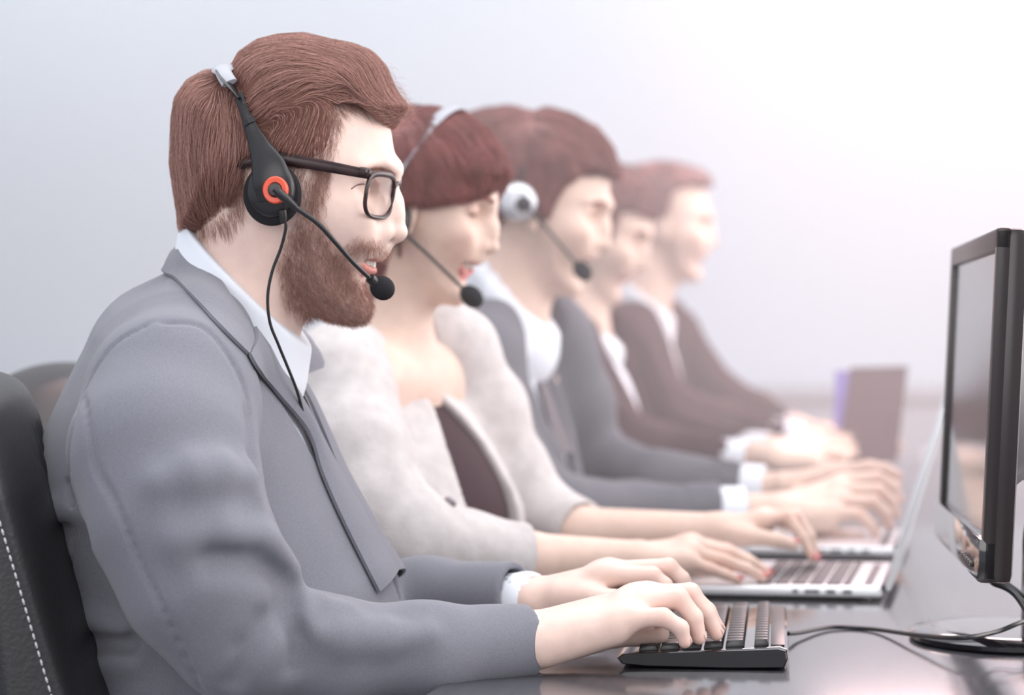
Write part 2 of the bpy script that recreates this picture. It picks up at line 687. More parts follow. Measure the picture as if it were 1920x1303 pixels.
def guided(guides, back):
    """direction field in the x-z plane from (x, z, dx, dz) guides by inverse distance weighting; back maps P into guide coords"""
    G = np.array(guides, float)

    def f(P):
        q = back(P)
        d2 = (q[:, 0, None] - G[:, 0]) ** 2 + (q[:, 2, None] - G[:, 1]) ** 2 + 2e-5
        w = 1 / d2 ** 1.5
        w /= w.sum(1, keepdims=True)
        o = np.zeros_like(P)
        o[:, 0] = w @ G[:, 2]
        o[:, 2] = w @ G[:, 3]
        return o
    return f
# ------------------------------------------------------------------ people: frames
class Frame:
    """a person's own frame: x forward, y to their left, z up; the origin stands on the floor"""
    def __init__(s, px, depth, yaw_deg):
        s.yaw = -math.radians(yaw_deg)            # positive yaw turns them towards the camera
        s.o = np.array([(px - CX) / F * depth, depth, 0.0])
        c, n = math.cos(s.yaw), math.sin(s.yaw)
        s.R = np.array([[c, -n, 0], [n, c, 0], [0, 0, 1.0]])

    def L(s, px, py, side=0.0):
        """point of this person's frame seen at a pixel, `side` metres to their right of the middle plane"""
        d = np.array([(px - CX) / F, 1.0, -(py - HY) / F]) @ s.R
        o = (np.array([0, 0, CZ]) - s.o) @ s.R
        t = (-side - o[1]) / d[1]
        return o + t * d

    def LL(s, pts):
        return [s.L(*p) for p in pts]

    def outline(s, pts, side=0.0):
        return [tuple(s.L(px, py, side)[[0, 2]]) for px, py in pts]

    def world(s, P):
        return np.asarray(P) @ s.R.T + s.o

    def D(s, px, py, depth):
        """point of this person's frame seen at a pixel, `depth` metres from the camera"""
        return (np.array([(px - CX) / F * depth, depth, CZ - (py - HY) / F * depth]) - s.o) @ s.R

    def cam(s):
        return (np.array([0, 0, CZ]) - s.o) @ s.R


# head drawn in profile: pixel outline -> metres about the ear hole
HS = 2087.0
hx = lambda px: (px - 512) / HS
hz = lambda py: (368 - py) / HS
hp = lambda px, py, y=0.0: np.array([hx(px), y / 1000.0, hz(py)])
hpoly = lambda pts: [(hx(a), hz(b)) for a, b in pts]

SKULL = [(722, 205), (736, 250), (743, 300), (746, 326), (739, 348), (729, 380), (722, 420), (716, 455), (709, 480), (704, 500),
         (693, 525), (686, 553), (684, 575), (676, 592), (658, 602), (625, 602), (590, 590), (560, 560), (535, 520), (500, 470),
         (445, 445), (390, 425), (362, 380), (352, 300), (358, 225), (392, 165), (450, 125), (530, 104), (610, 108), (675, 140)]


def head_W(wide=1.0):
    zt = [hz(v) for v in (640, 602, 560, 510, 460, 415, 370, 300, 220, 150, 100, 60)]
    wt = np.array([0.036, 0.041, 0.050, 0.057, 0.063, 0.068, 0.0715, 0.0745, 0.0755, 0.073, 0.068, 0.06]) * wide

    def W(a, b):
        w = np.interp(b, zt, wt)
        t = np.clip((a - hx(540)) / (hx(745) - hx(540)), 0, 1)
        return w * (1 - 0.36 * t ** 2.2)
    return W


def head_sdf(female=False, mouth='open', wide=1.0, ears=True):
    h = SDF()
    h.u(inflate(hpoly(SKULL), head_W(wide), 0.062))
    for sg in (-1, 1):
        h.u(ell(hp(655, 408, sg * 47), (0.028, 0.013, 0.016)), 0.024)            # cheekbone
        h.u(ell(hp(668, 446, sg * 32), (0.022, 0.014, 0.018)), 0.026)            # cheek lifted by the smile
        if not female:
            h.u(chain([hp(741, 318, sg * 8), hp(730, 314, sg * 24), hp(697, 322, sg * 43)], [0.006, 0.0065, 0.005]), 0.014)   # brow
    # sockets, then eyeballs under lids
    for sg in (-1, 1):
        h.sub(ell(hp(722, 352, sg * 31), (0.020, 0.020, 0.0125)), 0.012)
        c = hp(681, 352, sg * 31.5)
        h.u(ell(c, (0.0135, 0.0150, 0.0128)), 0.006)
        h.sub(chain([c + [0.0125, -0.0105, -0.0005], c + [0.0145, 0, 0.0], c + [0.0115, 0.0105, 0.0]], [0.0012, 0.0030, 0.0012]), 0.0012)
        h.u(chain([c + [0.0105, -0.0115, 0.003], c + [0.0135, -0.004, 0.0058], c + [0.0132, 0.005, 0.0056], c + [0.0085, 0.0125, 0.002]],
                  [0.0012, 0.0016, 0.0016, 0.0012]), 0.004)
    # nose
    k = 0.85 if female else 1.0
    h.u(chain([hp(734, 342), hp(740, 375), hp(746, 408), hp(749, 434)], [0.0056 * k, 0.0060 * k, 0.0062 * k, 0.0074 * k], 0.006), 0.011)
    h.u(ell(hp(749, 438), (0.0076, 0.0078 * k, 0.0068)), 0.006)
    h.u(chain([hp(744, 446), hp(724, 452)], [0.0048, 0.0060]), 0.005)
    for sg in (-1, 1):
        h.u(ell(hp(719, 440, sg * 12.0 * k), (0.0115, 0.0062, 0.0082)), 0.005)
        h.u(cap(hp(733, 388, sg * 5), hp(712, 434, sg * 13), 0.007, 0.007), 0.014)
        h.sub(ell(hp(731, 455, sg * 6.5 * k), (0.0062, 0.0036, 0.0034)), 0.003)
    # mouth
    h.u(chain([hp(711, 468, 0), hp(704, 470, 12), hp(694, 474, 22)], [0.006, 0.006, 0.004]), 0.014)
    h.u(chain([hp(711, 468, 0), hp(704, 470, -12), hp(694, 474, -22)], [0.006, 0.006, 0.004]), 0.014)
    if mouth != 'closed':
        w = 6 if mouth == 'wide' else 0
        for sg in (-1, 1):
            h.sub(chain([hp(706, 496 + w, 0), hp(701, 495 + w, sg * 13), hp(691, 490 + w * 0.7, sg * 23), hp(680, 482, sg * 30)], [0.0070 + w * 0.0005, 0.0066 + w * 0.0005, 0.0050 + w * 0.0004, 0.0018]), 0.003)
    for f, kk in lip_parts(mouth):
        h.u(f, kk)
    h.u(ell(hp(672, 578), (0.011, 0.017, 0.012)), 0.014)                         # chin
    h.sub(chain([hp(698, 531, -14), hp(702, 530, 0), hp(698, 531, 14)], [0.004, 0.006, 0.004]), 0.012)
    if ears:
        for sg in (-1, 1):
            R = rotm(0, math.radians(-12), math.radians(sg * 16))
            c = hp(540, 362, sg * 74)
            h.u(ell(c, (0.0175, 0.0065, 0.030), R), 0.004)
            h.sub(ell(c + [0.004, sg * 0.008, 0.001], (0.0095, 0.0055, 0.018), R), 0.003)
            h.u(cap(c + [0.006, 0, -0.024], c + [0.008, 0, -0.029], 0.006, 0.005), 0.005)
    return h


def lip_parts(mouth='open'):
    g = 0.0 if mouth == 'closed' else 1.0
    up, lo = [], []
    for sg in (-1, 1):
        up.append(chain([hp(713, 483 + (1 - g) * 4, 0), hp(707, 482 + (1 - g) * 3, sg * 12), hp(696, 481 + (1 - g) * 2, sg * 22), hp(680, 480, sg * 31)], [0.0036, 0.0036, 0.0028, 0.0014]))
        w = 13 if mouth == 'wide' else 0
        lo.append(chain([hp(700 - w * 0.6, 513 - (1 - g) * 18 + w, 0), hp(695 - w * 0.5, 510 - (1 - g) * 17 + w, sg * 12), hp(686, 498 - (1 - g) * 10 + w * 0.7, sg * 23), hp(679, 482, sg * 31)], [0.0052, 0.0048, 0.0036, 0.0014]))
    return [(f, 0.0035) for f in up + lo]


BEARD = [(622, 315), (648, 315), (640, 352), (638, 385), (634, 420), (646, 450), (664, 472), (676, 466), (684, 454), (700, 451), (724, 458), (732, 478),
         (694, 478), (676, 486), (677, 503), (684, 522), (702, 524), (714, 560), (700, 612), (660, 628), (590, 628), (548, 570), (542, 500), (560, 455), (590, 415), (604, 380), (608, 350)]


def skin_colors(P, heads, base, lip=(0.62, 0.24, 0.21), beard=None, blush=0.0):
    """skin with its own colour patches: lips, shaved or bearded skin; P in the person's frame"""
    c = np.tile(np.asarray(base, float), (len(P), 1))
    for (hc, R, sc, mouth) in heads:
        q = ((P - hc) @ R) / sc
        if blush:
            for sg in (-1, 1):
                w = np.exp(-(np.linalg.norm(q - hp(675, 430, sg * 42), axis=1) / 0.022) ** 2) * blush
                c = c * (1 - w[:, None]) + np.array([0.72, 0.30, 0.25]) * w[:, None]
        if beard is not None:
            sd = poly_sd(hpoly(BEARD))(q[:, 0], q[:, 2])
            w = np.clip(0.5 - sd / 0.008, 0, 1) * 0.55
            c = c * (1 - w[:, None]) + np.asarray(beard) * w[:, None]
        for pt, rad, st in FLUSH:
            near_ = np.abs(P - pt).max(1) < rad * 2.5
            w = np.exp(-(np.linalg.norm(P[near_] - pt, axis=1) / rad) ** 2) * st
            c[near_] = c[near_] * (1 - w[:, None]) + c[near_] * [1.0, 0.70, 0.68] * w[:, None]
        d = np.full(len(P), 1.0)
        for f, _ in lip_parts(mouth):
            d = np.minimum(d, f(q))
        w = np.clip(1.2 - d / 0.0022, 0, 1)
        c = c * (1 - w[:, None]) + np.asarray(lip) * w[:, None]
    return c


def eyes(parent, hc, R, sc, look=(1, 0, -0.15), iris=(0.10, 0.07, 0.05)):
    look = np.asarray(look, float)
    look /= np.linalg.norm(look)
    for sg in (-1, 1):
        f = SDF().u(ell((0, 0, 0), (0.0124, 0.0124, 0.0124)))
        bm = MB().ball((0, 0, 0), 0.0124, u=48, v=32).bm
        me = bpy.data.meshes.new('eye')
        bm.to_mesh(me)
        bm.free()
        co = np.array([v.co[:] for v in me.vertices])
        ang = np.arccos(np.clip((co / 0.0124) @ look, -1, 1))
        c = np.tile(np.array([0.80, 0.77, 0.75]), (len(co), 1))
        c[ang < 0.48] = iris
        c[ang < 0.22] = (0.01, 0.01, 0.01)
        a = me.attributes.new('Col', 'FLOAT_COLOR', 'POINT')
        c4 = np.ones((len(co), 4), np.float32)
        c4[:, :3] = c
        a.data.foreach_set('color', c4.ravel())
        me.polygons.foreach_set('use_smooth', [True] * len(me.polygons))
        cc = hp(681, 352, sg * 31.5)
        w = ((co + cc) * sc) @ R.T + hc
        me.vertices.foreach_set('co', w.astype(np.float32).ravel())
        me.materials.append(M['eye'])
        link(bpy.data.objects.new('eye', me), parent)


def teeth(parent, hc, R, sc):
    """upper row standing behind the lip, each tooth a rounded block"""
    m = MB()
    n = 10
    for i in range(n):
        y = (i - (n - 1) / 2) * 0.0050
        x = hx(706) - 0.0020 - (y / 0.024) ** 2 * 0.0125
        yaw = math.atan2(2 * y / 0.024 ** 2 * 0.0125, 1.0)
        hgt = 0.0098 - 0.0014 * (i in (1, 3, 6, 8)) - 0.001 * (i in (0, 9))
        m.box((x, y, hz(485) - hgt / 2 + 0.0012), (0.0042, 0.0049, hgt), bevel=0.0013, rot=Matrix.Rotation(-yaw, 3, 'Z'))
    T = Matrix.Translation(Vector(hc)) @ (Matrix([list(r) for r in (R * sc)])).to_4x4()
    bmesh.ops.transform(m.bm, matrix=T, verts=m.bm.verts)
    return m.build('teeth', M['teeth'], parent)


# ------------------------------------------------------------------ hands
def hand_fn(palm, fingers, k=0.007):
    """palm: list of (a, b, ra, rb) capsules; fingers: list of ([4 joints], [4 radii])"""
    pf = [cap(*p) for p in palm]
    ff = [chain(p, r, 0.003) for p, r in fingers]

    def f(P):
        d = pf[0](P)
        for g in pf[1:]:
            d = smin(d, g(P), 0.012)
        o = d
        for g in ff:
            o = np.minimum(o, smin(d, g(P), k))
        return o
    return f


FLUSH = []                                        # knuckles and finger tips, a little redder than the rest of the skin


def make_hand(fr, wrist, mcps, fingers, thumb, heel, scale=1.0, wr=0.021, nail_mat=None, nail_parent=None, at=None):
    """joints as (px, py, side); wrist two points (pinky and thumb side)"""
    Lp = at or fr.L
    w = [Lp(*p) for p in wrist]
    mc = [Lp(*p) for p in mcps]
    palm = []
    for i, m_ in enumerate(mc):
        t = i / 3.0
        a = w[0] * (1 - t) + w[1] * t
        palm.append((a, m_, wr * 0.82, 0.0112 * scale))
    for i in range(3):
        palm.append((mc[i] * 0.9 + w[0] * 0.1, mc[i + 1] * 0.9 + w[1] * 0.1, 0.010 * scale, 0.010 * scale))
    for a, b_, ra, rb in heel:
        palm.append((Lp(*a), Lp(*b_), ra, rb))
    fs, nails = [], []
    for i, (m_, f3) in enumerate(zip(mc, fingers)):
        j = [m_] + [Lp(*p) for p in f3]
        s = scale * (0.90 if i == 0 else 1.0)
        FLUSH.extend([(j[0], 0.011, 0.25), (j[1], 0.011, 0.40), (j[3], 0.011, 0.45)])
        fs.append((j, [0.0102 * s, 0.0088 * s, 0.0076 * s, 0.0064 * s]))
        nails.append((j[2], j[3], 0.0064 * s))
    th = [Lp(*p) for p in thumb]
    fs.append((th, [0.0135 * scale, 0.0115 * scale, 0.0098 * scale, 0.0080 * scale][:len(th)] if len(th) == 4 else [0.0125 * scale, 0.0105 * scale, 0.0085 * scale]))
    nails.append((th[-2], th[-1], 0.0082 * scale))
    up = np.array([0, 0, 1.0])
    if nail_mat is not None:
        for a, b_, r in nails:
            d = b_ - a
            d /= np.linalg.norm(d)
            n = up - d * (up @ d)
            if np.linalg.norm(n) < 0.3:
                n = np.array([1.0, 0, 0]) - d * d[0]
            n /= np.linalg.norm(n)
            sd = np.cross(n, d)
            R = np.stack([d, sd, n], 1)
            red = nail_mat is M['nail_red']
            f = SDF().u(ell((0, 0, 0), (0.0060 if red else 0.0046, r * 0.78, 0.0016)))
            V, Q = f.mesh((-0.008, -0.009, -0.004), (0.008, 0.009, 0.004), 0.0007)
            np_mesh('fingernail', V @ R.T + b_ + d * r * (0.20 if red else -0.10) + n * r * (0.82 if red else 0.80), Q, nail_mat, nail_parent)
    return hand_fn(palm, fs)


# ------------------------------------------------------------------ cloth strips laid on a garment
def trace(fr, field, px, py, near=-0.45, far=0.45):
    """points of a garment's surface seen at pixels (sphere tracing); falls back to the closest approach"""
    px, py = np.asarray(px, float), np.asarray(py, float)
    d = np.stack([(px - CX) / F, np.ones_like(px), -(py - HY) / F], -1).reshape(-1, 3) @ fr.R
    o = fr.cam()
    tn = (near - o[1]) / d[:, 1]
    t = tn.copy()
    best, bt = np.full(len(t), 1e9), t.copy()
    for _ in range(70):
        v = field(o + t[:, None] * d)
        b_ = np.abs(v) < best
        best[b_], bt[b_] = np.abs(v[b_]), t[b_]
        t = t + np.clip(v * 0.8, -0.03, 0.03)
        t = np.minimum(t, tn + (far - near))
    P = o + bt[:, None] * d
    for _ in range(4):
        P = P - field.grad(P, 0.002) * field(P)[:, None]
    return P


def strip(name, fr, field, A, B, mat, parent, n=40, m=8, lift=(0.002, 0.004), thick=0.0025, mirror=False, roll=0.0):
    """cloth band between pixel polylines A and B resting on the garment: lift at A and at B, its own thickness"""
    def res(pl, k):
        pl = smooth_path(pl, 10)
        s = np.concatenate([[0], np.cumsum(np.linalg.norm(np.diff(pl, axis=0), axis=1))])
        u = np.linspace(0, s[-1], k)
        return np.stack([np.interp(u, s, pl[:, i]) for i in range(2)], 1)
    a, b_ = res(A, n), res(B, n)
    v = np.linspace(0, 1, m)
    g = a[:, None] * (1 - v[None, :, None]) + b_[:, None] * v[None, :, None]
    P = trace(fr, field, g[..., 0].ravel(), g[..., 1].ravel())
    N = field.grad(P, 0.004)
    lf = np.tile(lift[0] + (lift[1] - lift[0]) * v + roll * np.sin(PI * v), n)
    return shell(name, P + N * lf[:, None], N, n, m, thick, mat, parent, mirror)


def shell(name, top, N, n, m, thick, mat, parent, mirror=False):
    if mirror:
        top = top * [1, -1, 1]
        N = N * [1, -1, 1]
    bot = top - N * thick
    V = np.vstack([top, bot])
    idx = np.arange(n * m).reshape(n, m)
    q = np.stack([idx[:-1, :-1], idx[1:, :-1], idx[1:, 1:], idx[:-1, 1:]], -1).reshape(-1, 4)
    k = n * m
    rim = np.concatenate([idx[0, :], idx[1:, -1], idx[-1, -2::-1], idx[-2:0:-1, 0]])
    rn = np.roll(rim, -1)
    side = np.stack([rim, rn, rn + k, rim + k], 1)
    Q = np.concatenate([q, q[:, ::-1] + k, side])
    o = np_mesh(name, V, Q, mat, parent)
    bm = bmesh.new()
    bm.from_mesh(o.data)
    bmesh.ops.recalc_face_normals(bm, faces=bm.faces)
    bm.to_mesh(o.data)
    bm.free()
    try:
        o.data.set_sharp_from_angle(angle=math.radians(50))
    except Exception:
        pass
    return o


def lower_body(p, hip_x, mat, knee_x=0.30):
    """hips on the chair, thighs under the desk, shins and shoes"""
    t = SDF()
    t.u(ell((hip_x, 0, 0.585), (0.135, 0.175, 0.115)))
    for sg in (-1, 1):
        t.u(chain([(hip_x + 0.03, sg * 0.09, 0.565), (knee_x, sg * 0.12, 0.555)], [0.088, 0.066]), 0.04)
        t.u(chain([(knee_x, sg * 0.12, 0.545), (knee_x + 0.02, sg * 0.12, 0.11)], [0.066, 0.048]), 0.03)
    V, Q = t.mesh((hip_x - 0.25, -0.32, 0.03), (knee_x + 0.2, 0.32, 0.78), 0.008)
    np_mesh('trousers', V, Q, mat, p)
    for sg in (-1, 1):
        f = SDF().u(chain([(knee_x - 0.02, sg * 0.12, 0.045), (knee_x + 0.09, sg * 0.125, 0.042), (knee_x + 0.19, sg * 0.13, 0.03)], [0.043, 0.042, 0.029]), 0.02)
        f.u(cap((knee_x + 0.01, sg * 0.12, 0.06), (knee_x + 0.015, sg * 0.12, 0.10), 0.044), 0.02)
        f.cut(plane((0, 0, 0.002), (0, 0, -1)))
        V, Q = f.mesh((knee_x - 0.1, sg * 0.12 - 0.08, -0.02), (knee_x + 0.26, sg * 0.12 + 0.08, 0.17), 0.006)
        np_mesh('shoe', V, Q, M['gloss'], p)
# ------------------------------------------------------------------ the room
ROW = math.atan(0.1875)                                    # the row of seats runs a little to the right of the view
U = np.array([math.sin(ROW), math.cos(ROW), 0.0])          # along the desk, away from the camera
VV = np.array([math.cos(ROW), -math.sin(ROW), 0.0])        # across the desk, away from the people


def slab(name, lo, hi, mat, bevel=0.0, kind='structure'):
    lo, hi = Vector(lo), Vector(hi)
    o = MB().box((lo + hi) / 2, hi - lo, bevel).build(name, mat, smooth=False)
    o['kind'] = kind
    return o


slab('floor', (-4.2, -1.5, -0.1), (3.4, 8.2, 0.0), M['floor'])
slab('wall_back', (-4.2, 8.2, 0.0), (3.4, 8.35, 3.1), M['wall'])
slab('wall_left', (-4.35, -1.5, 0.0), (-4.2, 8.35, 3.1), M['wall'])
slab('wall_right', (3.4, -1.5, 0.0), (3.55, 8.35, 0.85), M['wall'])

# low cabinets under the back wall, with gaps between the doors
for i in range(5):
    x0 = -2.9 + i * 1.2
    t = empty('low_cabinet', (x0 + 0.6, 7.95, 0))
    tag(t, ['pale grey low cabinet at the left end of the row along the back wall', 'pale grey low cabinet behind the dark-haired people, second from the left',
            'pale grey low cabinet in the middle of the row along the back wall', 'pale grey low cabinet at the back wall, behind the upright brown board',
            'pale grey low cabinet at the right end of the row, behind the monitor'][i], 'cabinet', 'low cabinets along the back wall')
    MB().box((0, 0, 0.43), (1.196, 0.44, 0.80), 0.004).build('body', M['cabinet'], t)
    MB().box((0, -0.01, 0.852), (1.20, 0.48, 0.035), 0.004).build('cabinet_top', M['cabinet'], t)
    MB().box((0, 0.02, 0.02), (1.15, 0.38, 0.06)).build('plinth', M['cabinet'], t)
    for s in (-1, 1):
        d = MB().box((s * 0.297, -0.229, 0.44), (0.585, 0.018, 0.76), 0.003).build('door', M['cabinet'], t)
        MB().box((s * 0.06, -0.245, 0.62), (0.012, 0.02, 0.14), 0.004).build('handle', M['chrome'], d)

# the long desk
desk = empty('desk', (0, 0, 0), -ROW)
tag(desk, 'long dark glossy desk that all five people sit along', 'desk')


def desk_xy(X, Y):
    p = np.array([X, Y, 0.0])
    return float(p @ VV), float(p @ U)


ex, _ = desk_xy(-0.06, 2.1)
MB().box((ex + 0.56, 3.55, DESK - 0.016), (1.12, 4.9, 0.032), 0.003).build('desk_top', M['desk'], desk)
for v in (1.5, 3.55, 5.6):
    for e in (0.2, 1.02):
        MB().box((ex + e, v, (DESK - 0.032) / 2), (0.06, 0.06, DESK - 0.032), 0.004).build('leg', M['black'], desk)
MB().box((ex + 1.02, 3.55, 0.50), (0.018, 4.04, 0.36)).build('modesty_panel', M['black'], desk)
# ------------------------------------------------------------------ first man: grey suit, glasses
SKIN1 = np.array([0.79, 0.58, 0.505])


def front_man():
    fr = Frame(512, 2.30, 5.0)
    p = empty('person', fr.o, fr.yaw, 'bearded person in a grey suit, glasses and headset typing on the black keyboard', 'person',
              'call centre workers along the desk')
    L = fr.L
    hc = L(512, 368)
    HR = rotm(0, 0, math.radians(-2.0))
    head = head_sdf(ears=True).placed(hc, HR)

    # ---- skin: one surface from the head to the finger tips
    body = SDF()
    body.ops += head.ops
    body.u(cap(L(476, 440), L(425, 660), 0.052, 0.055), 0.022)
    body.u(chain([L(548, 560, 0), L(532, 640, 0)], [0.010, 0.010]), 0.02)            # throat
    for sg in (-1, 1):
        body.u(chain([L(480, 455, sg * 0.044), L(512, 690, sg * 0.020)], [0.010, 0.009]), 0.02)
    body.u(chain([L(372, 790), L(330, 930), L(345, 1250)], [0.080, 0.098, 0.10], 0.05), 0.05)
    sh_r = [L(312, 810, 0.17), L(345, 920, 0.225), L(430, 1195, 0.235), L(700, 1220, 0.17), L(985, 1203, 0.098)]
    sh_l = [L(330, 810, -0.17), L(420, 950, -0.22), L(520, 1150, -0.22), L(760, 1130, -0.16), L(985, 1128, -0.10)]
    for s_ in (sh_r, sh_l):
        body.u(chain(s_, [0.045, 0.042, 0.036, 0.032, 0.023], 0.01), 0.03)
    body.u(cap(L(350, 850, -0.16), L(350, 850, 0.16), 0.05), 0.03)
    FLUSH.clear()
    near = make_hand(fr, [(1000, 1200, .110), (1002, 1190, .082)],
                     [(1182, 1158, .114), (1198, 1130, .096), (1211, 1118, .076), (1214, 1116, .055)],
                     [[(1243, 1157, .116), (1276, 1177, .115), (1284, 1203, .114)],
                      [(1272, 1121, .096), (1301, 1157, .095), (1311, 1195, .094)],
                      [(1294, 1112, .075), (1324, 1149, .074), (1343, 1188, .073)],
                      [(1292, 1113, .050), (1326, 1146, .049), (1346, 1180, .048)]],
                     [(1070, 1205, .070), (1150, 1190, .050), (1198, 1190, .045), (1238, 1189, .050)],
                     [((1020, 1213, .112), (1150, 1182, .113), 0.0172, 0.0125), ((1040, 1205, .082), (1120, 1190, .066), 0.017, 0.014)],
                     nail_mat=M['nail'], nail_parent=p)
    far = make_hand(fr, [(1000, 1128, -.112), (1002, 1128, -.086)],
                    [(1120, 1095, -.136), (1140, 1080, -.118), (1146, 1072, -.098), (1138, 1077, -.077)],
                    [[(1215, 1085, -.136), (1240, 1105, -.136), (1250, 1124, -.136)],
                     [(1238, 1067, -.117), (1272, 1086, -.117), (1288, 1116, -.117)],
                     [(1253, 1064, -.095), (1278, 1086, -.095), (1292, 1114, -.095)],
                     [(1222, 1080, -.072), (1246, 1098, -.071), (1258, 1120, -.070)]],
                    [(1050, 1118, -.075), (1110, 1120, -.062), (1155, 1126, -.056), (1195, 1136, -.058)],
                    [((1020, 1135, -.110), (1110, 1125, -.130), 0.016, 0.012), ((1030, 1132, -.086), (1090, 1122, -.072), 0.017, 0.014)],
                    nail_mat=M['nail'], nail_parent=p)
    body.u(near, 0.012)
    body.u(far, 0.012)
    V, Q = body.mesh((-0.28, -0.34, 0.60), (0.50, 0.34, 1.32), 0.0021)
    np_mesh('body', V, Q, M['skin'], p, skin_colors(V, [(hc, HR, 1.0, 'open')], SKIN1, beard=(0.46, 0.27, 0.21)))
    eyes(p, hc, HR, 1.0)
    teeth(p, hc, HR, 1.0)
    for sg in (-1, 1):
        P = trace(fr, body, *np.array([(658, 355), (664, 350), (672, 346), (683, 345), (692, 348)], float).T)
        if sg > 0:
            P = ((P - hc) @ HR * [1, -1, 1]) @ HR.T + hc
        P = smooth_path(P, 5)
        MB().tube(P, [0.0002] + [0.0006] * (len(P) - 2) + [0.0004], 6).build('eyelashes', M['beard'], p)

    # ---- hair: a thick swept mass with strands over it
    to_h = lambda P: (P - hc) @ HR
    OUT = [(760, 204), (744, 186), (730, 160), (718, 130), (694, 105), (668, 95), (622, 84), (576, 73), (530, 74), (493, 83), (461, 105),
           (447, 122), (432, 128), (410, 137), (392, 140), (364, 156), (341, 188), (334, 234), (331, 308), (338, 360), (344, 400), (347, 442),
           (392, 440), (450, 420), (520, 420), (620, 400), (700, 330), (738, 240)]
    AREA = [(775, 190), (756, 214), (738, 234), (718, 214), (706, 206), (690, 200), (668, 200), (652, 208), (650, 248), (643, 292), (634, 325), (629, 352), (620, 378),
            (600, 378), (590, 335), (562, 302), (512, 298), (484, 320), (477, 352), (475, 384), (468, 404), (442, 424), (418, 433), (360, 441), (300, 440), (300, 40), (760, 40)]
    SWOOP = [(790, 190), (756, 218), (736, 236), (718, 214), (706, 196), (682, 184), (645, 187), (615, 206), (582, 236), (538, 248), (508, 240), (485, 180), (445, 130), (450, 60), (790, 40)]
    hw = head_W()
    hair = SDF()
    hair.u(inflate(hpoly(OUT), lambda a, b: hw(a, b) + 0.0085, 0.062))
    hair.cut(prism(hpoly(AREA)), 0.006)
    top = SDF()
    top.u(inflate(hpoly(OUT), lambda a, b: hw(a, b) + 0.0150, 0.055))
    top.cut(prism(hpoly(SWOOP)), 0.014)
    hair.u(top, 0.006)
    back = SDF()
    back.u(inflate(hpoly(OUT), lambda a, b: hw(a, b) + 0.0165, 0.058))
    back.cut(prism(hpoly([(300, 40), (440, 90), (452, 200), (482, 300), (482, 352), (474, 395), (444, 420), (405, 431), (340, 438), (300, 438)])), 0.014)
    hair.u(back, 0.006)
    hair = hair.placed(hc, HR)
    V, Q = hair.mesh(hc + [-0.11, -0.11, -0.06], hc + [0.16, 0.11, 0.17], 0.0019)
    hobj = np_mesh('hair', V, Q, M['hair_base'], p)
    gd = [(400, 150, -.6, -.7), (370, 180, -.4, -.9), (345, 250, 0, -1), (350, 350, .08, -1), (400, 220, -.25, -1), (430, 280, -.12, -1), (440, 340, -.1, -1),
          (390, 415, .25, -.9), (450, 200, -.1, -1), (470, 270, -.1, -1),
          (455, 130, .5, .75), (480, 108, .85, .45), (530, 82, 1, .1), (600, 90, 1, -.15), (680, 110, .9, -.5), (722, 160, .5, -.85), (745, 205, .75, -.75),
          (484, 202, .75, .65), (470, 165, .6, .8), (530, 165, .85, .5), (576, 142, 1, .15), (645, 137, .95, -.3), (700, 165, .75, -.65), (735, 220, .8, -.5),
          (500, 232, .7, .7), (560, 190, .8, .55), (620, 172, 1, 0), (690, 195, .9, -.4),
          (540, 265, -.45, -.9), (590, 240, -.4, -.9), (600, 300, -.25, -1), (560, 300, -.5, -.85), (585, 355, .05, -1)]
    gl = [(hx(a + (30 if b > 150 and a < 700 else 8)), hz(b), c, d) for a, b, c, d in gd]
    g0 = guided(gl, to_h)
    dirf = lambda P: g0(P) @ HR.T
    rng = np.random.default_rng(3)
    q = to_h(V)
    up = V[q[:, 2] > -0.05]
    sd = up[rng.integers(0, len(up), 19000)]
    qs = to_h(sd)
    short = (qs[:, 0] > hx(530)) & (qs[:, 2] < hz(215))
    ln = np.where(short, 0.014, 0.055)
    strands('hair_strands', hair, sd, dirf, ln, 11, M['hair'], hobj, r0=0.00014, lift=0.0030, jitter=0.10, seed=4)
    # loose wisps at the fringe
    fr_s = up[(q[q[:, 2] > -0.05][:, 0] > hx(715))]
    fr_s = fr_s[rng.integers(0, len(fr_s), 260)]
    strands('hair_strands', hair, fr_s, lambda P: np.tile(HR @ np.array([0.9, 0, -0.25]), (len(P), 1)), 0.030, 9, M['hair'], hobj,
            r0=0.00008, lift=0.006, jitter=0.35, curl=0.5, stick=0.15, seed=9)

    # ---- beard and brows grown on the skin
    qb = to_h(V0 := body.mesh(hc + [-0.09, -0.085, -0.13], hc + [0.13, 0.085, 0.09], 0.003)[0])
    sdv = poly_sd(hpoly(BEARD))(qb[:, 0], qb[:, 2])
    lipd = np.full(len(qb), 1.0)
    for f, _ in lip_parts('open'):
        lipd = np.minimum(lipd, f(qb))
    ok = (sdv < 0.002) & (lipd > 0.0035) & (np.abs(body(V0)) < 0.002)
    bs = V0[ok]
    w = np.clip(-sdv[ok] / 0.006, 0.3, 1)
    bs = bs[rng.choice(len(bs), 13000, p=w / w.sum())] + rng.normal(size=(13000, 3)) * 0.0012
    # fine short hair fading out along the hairline at the temple and behind the ear
    sda = poly_sd(hpoly(AREA))(qb[:, 0], qb[:, 2])
    hl = V0[(np.abs(sda) < 0.007) & (qb[:, 2] > hz(440)) & (np.abs(qb[:, 1]) > 0.035) & (np.abs(body(V0)) < 0.002)]
    hl = hl[rng.integers(0, len(hl), 4200)] + rng.normal(size=(4200, 3)) * 0.0012
    strands('hair_strands', body, hl, dirf, 0.013, 6, M['beard'], hobj, r0=0.00009, lift=0.0032, jitter=0.22, curl=0.08, stick=0.4, seed=15)
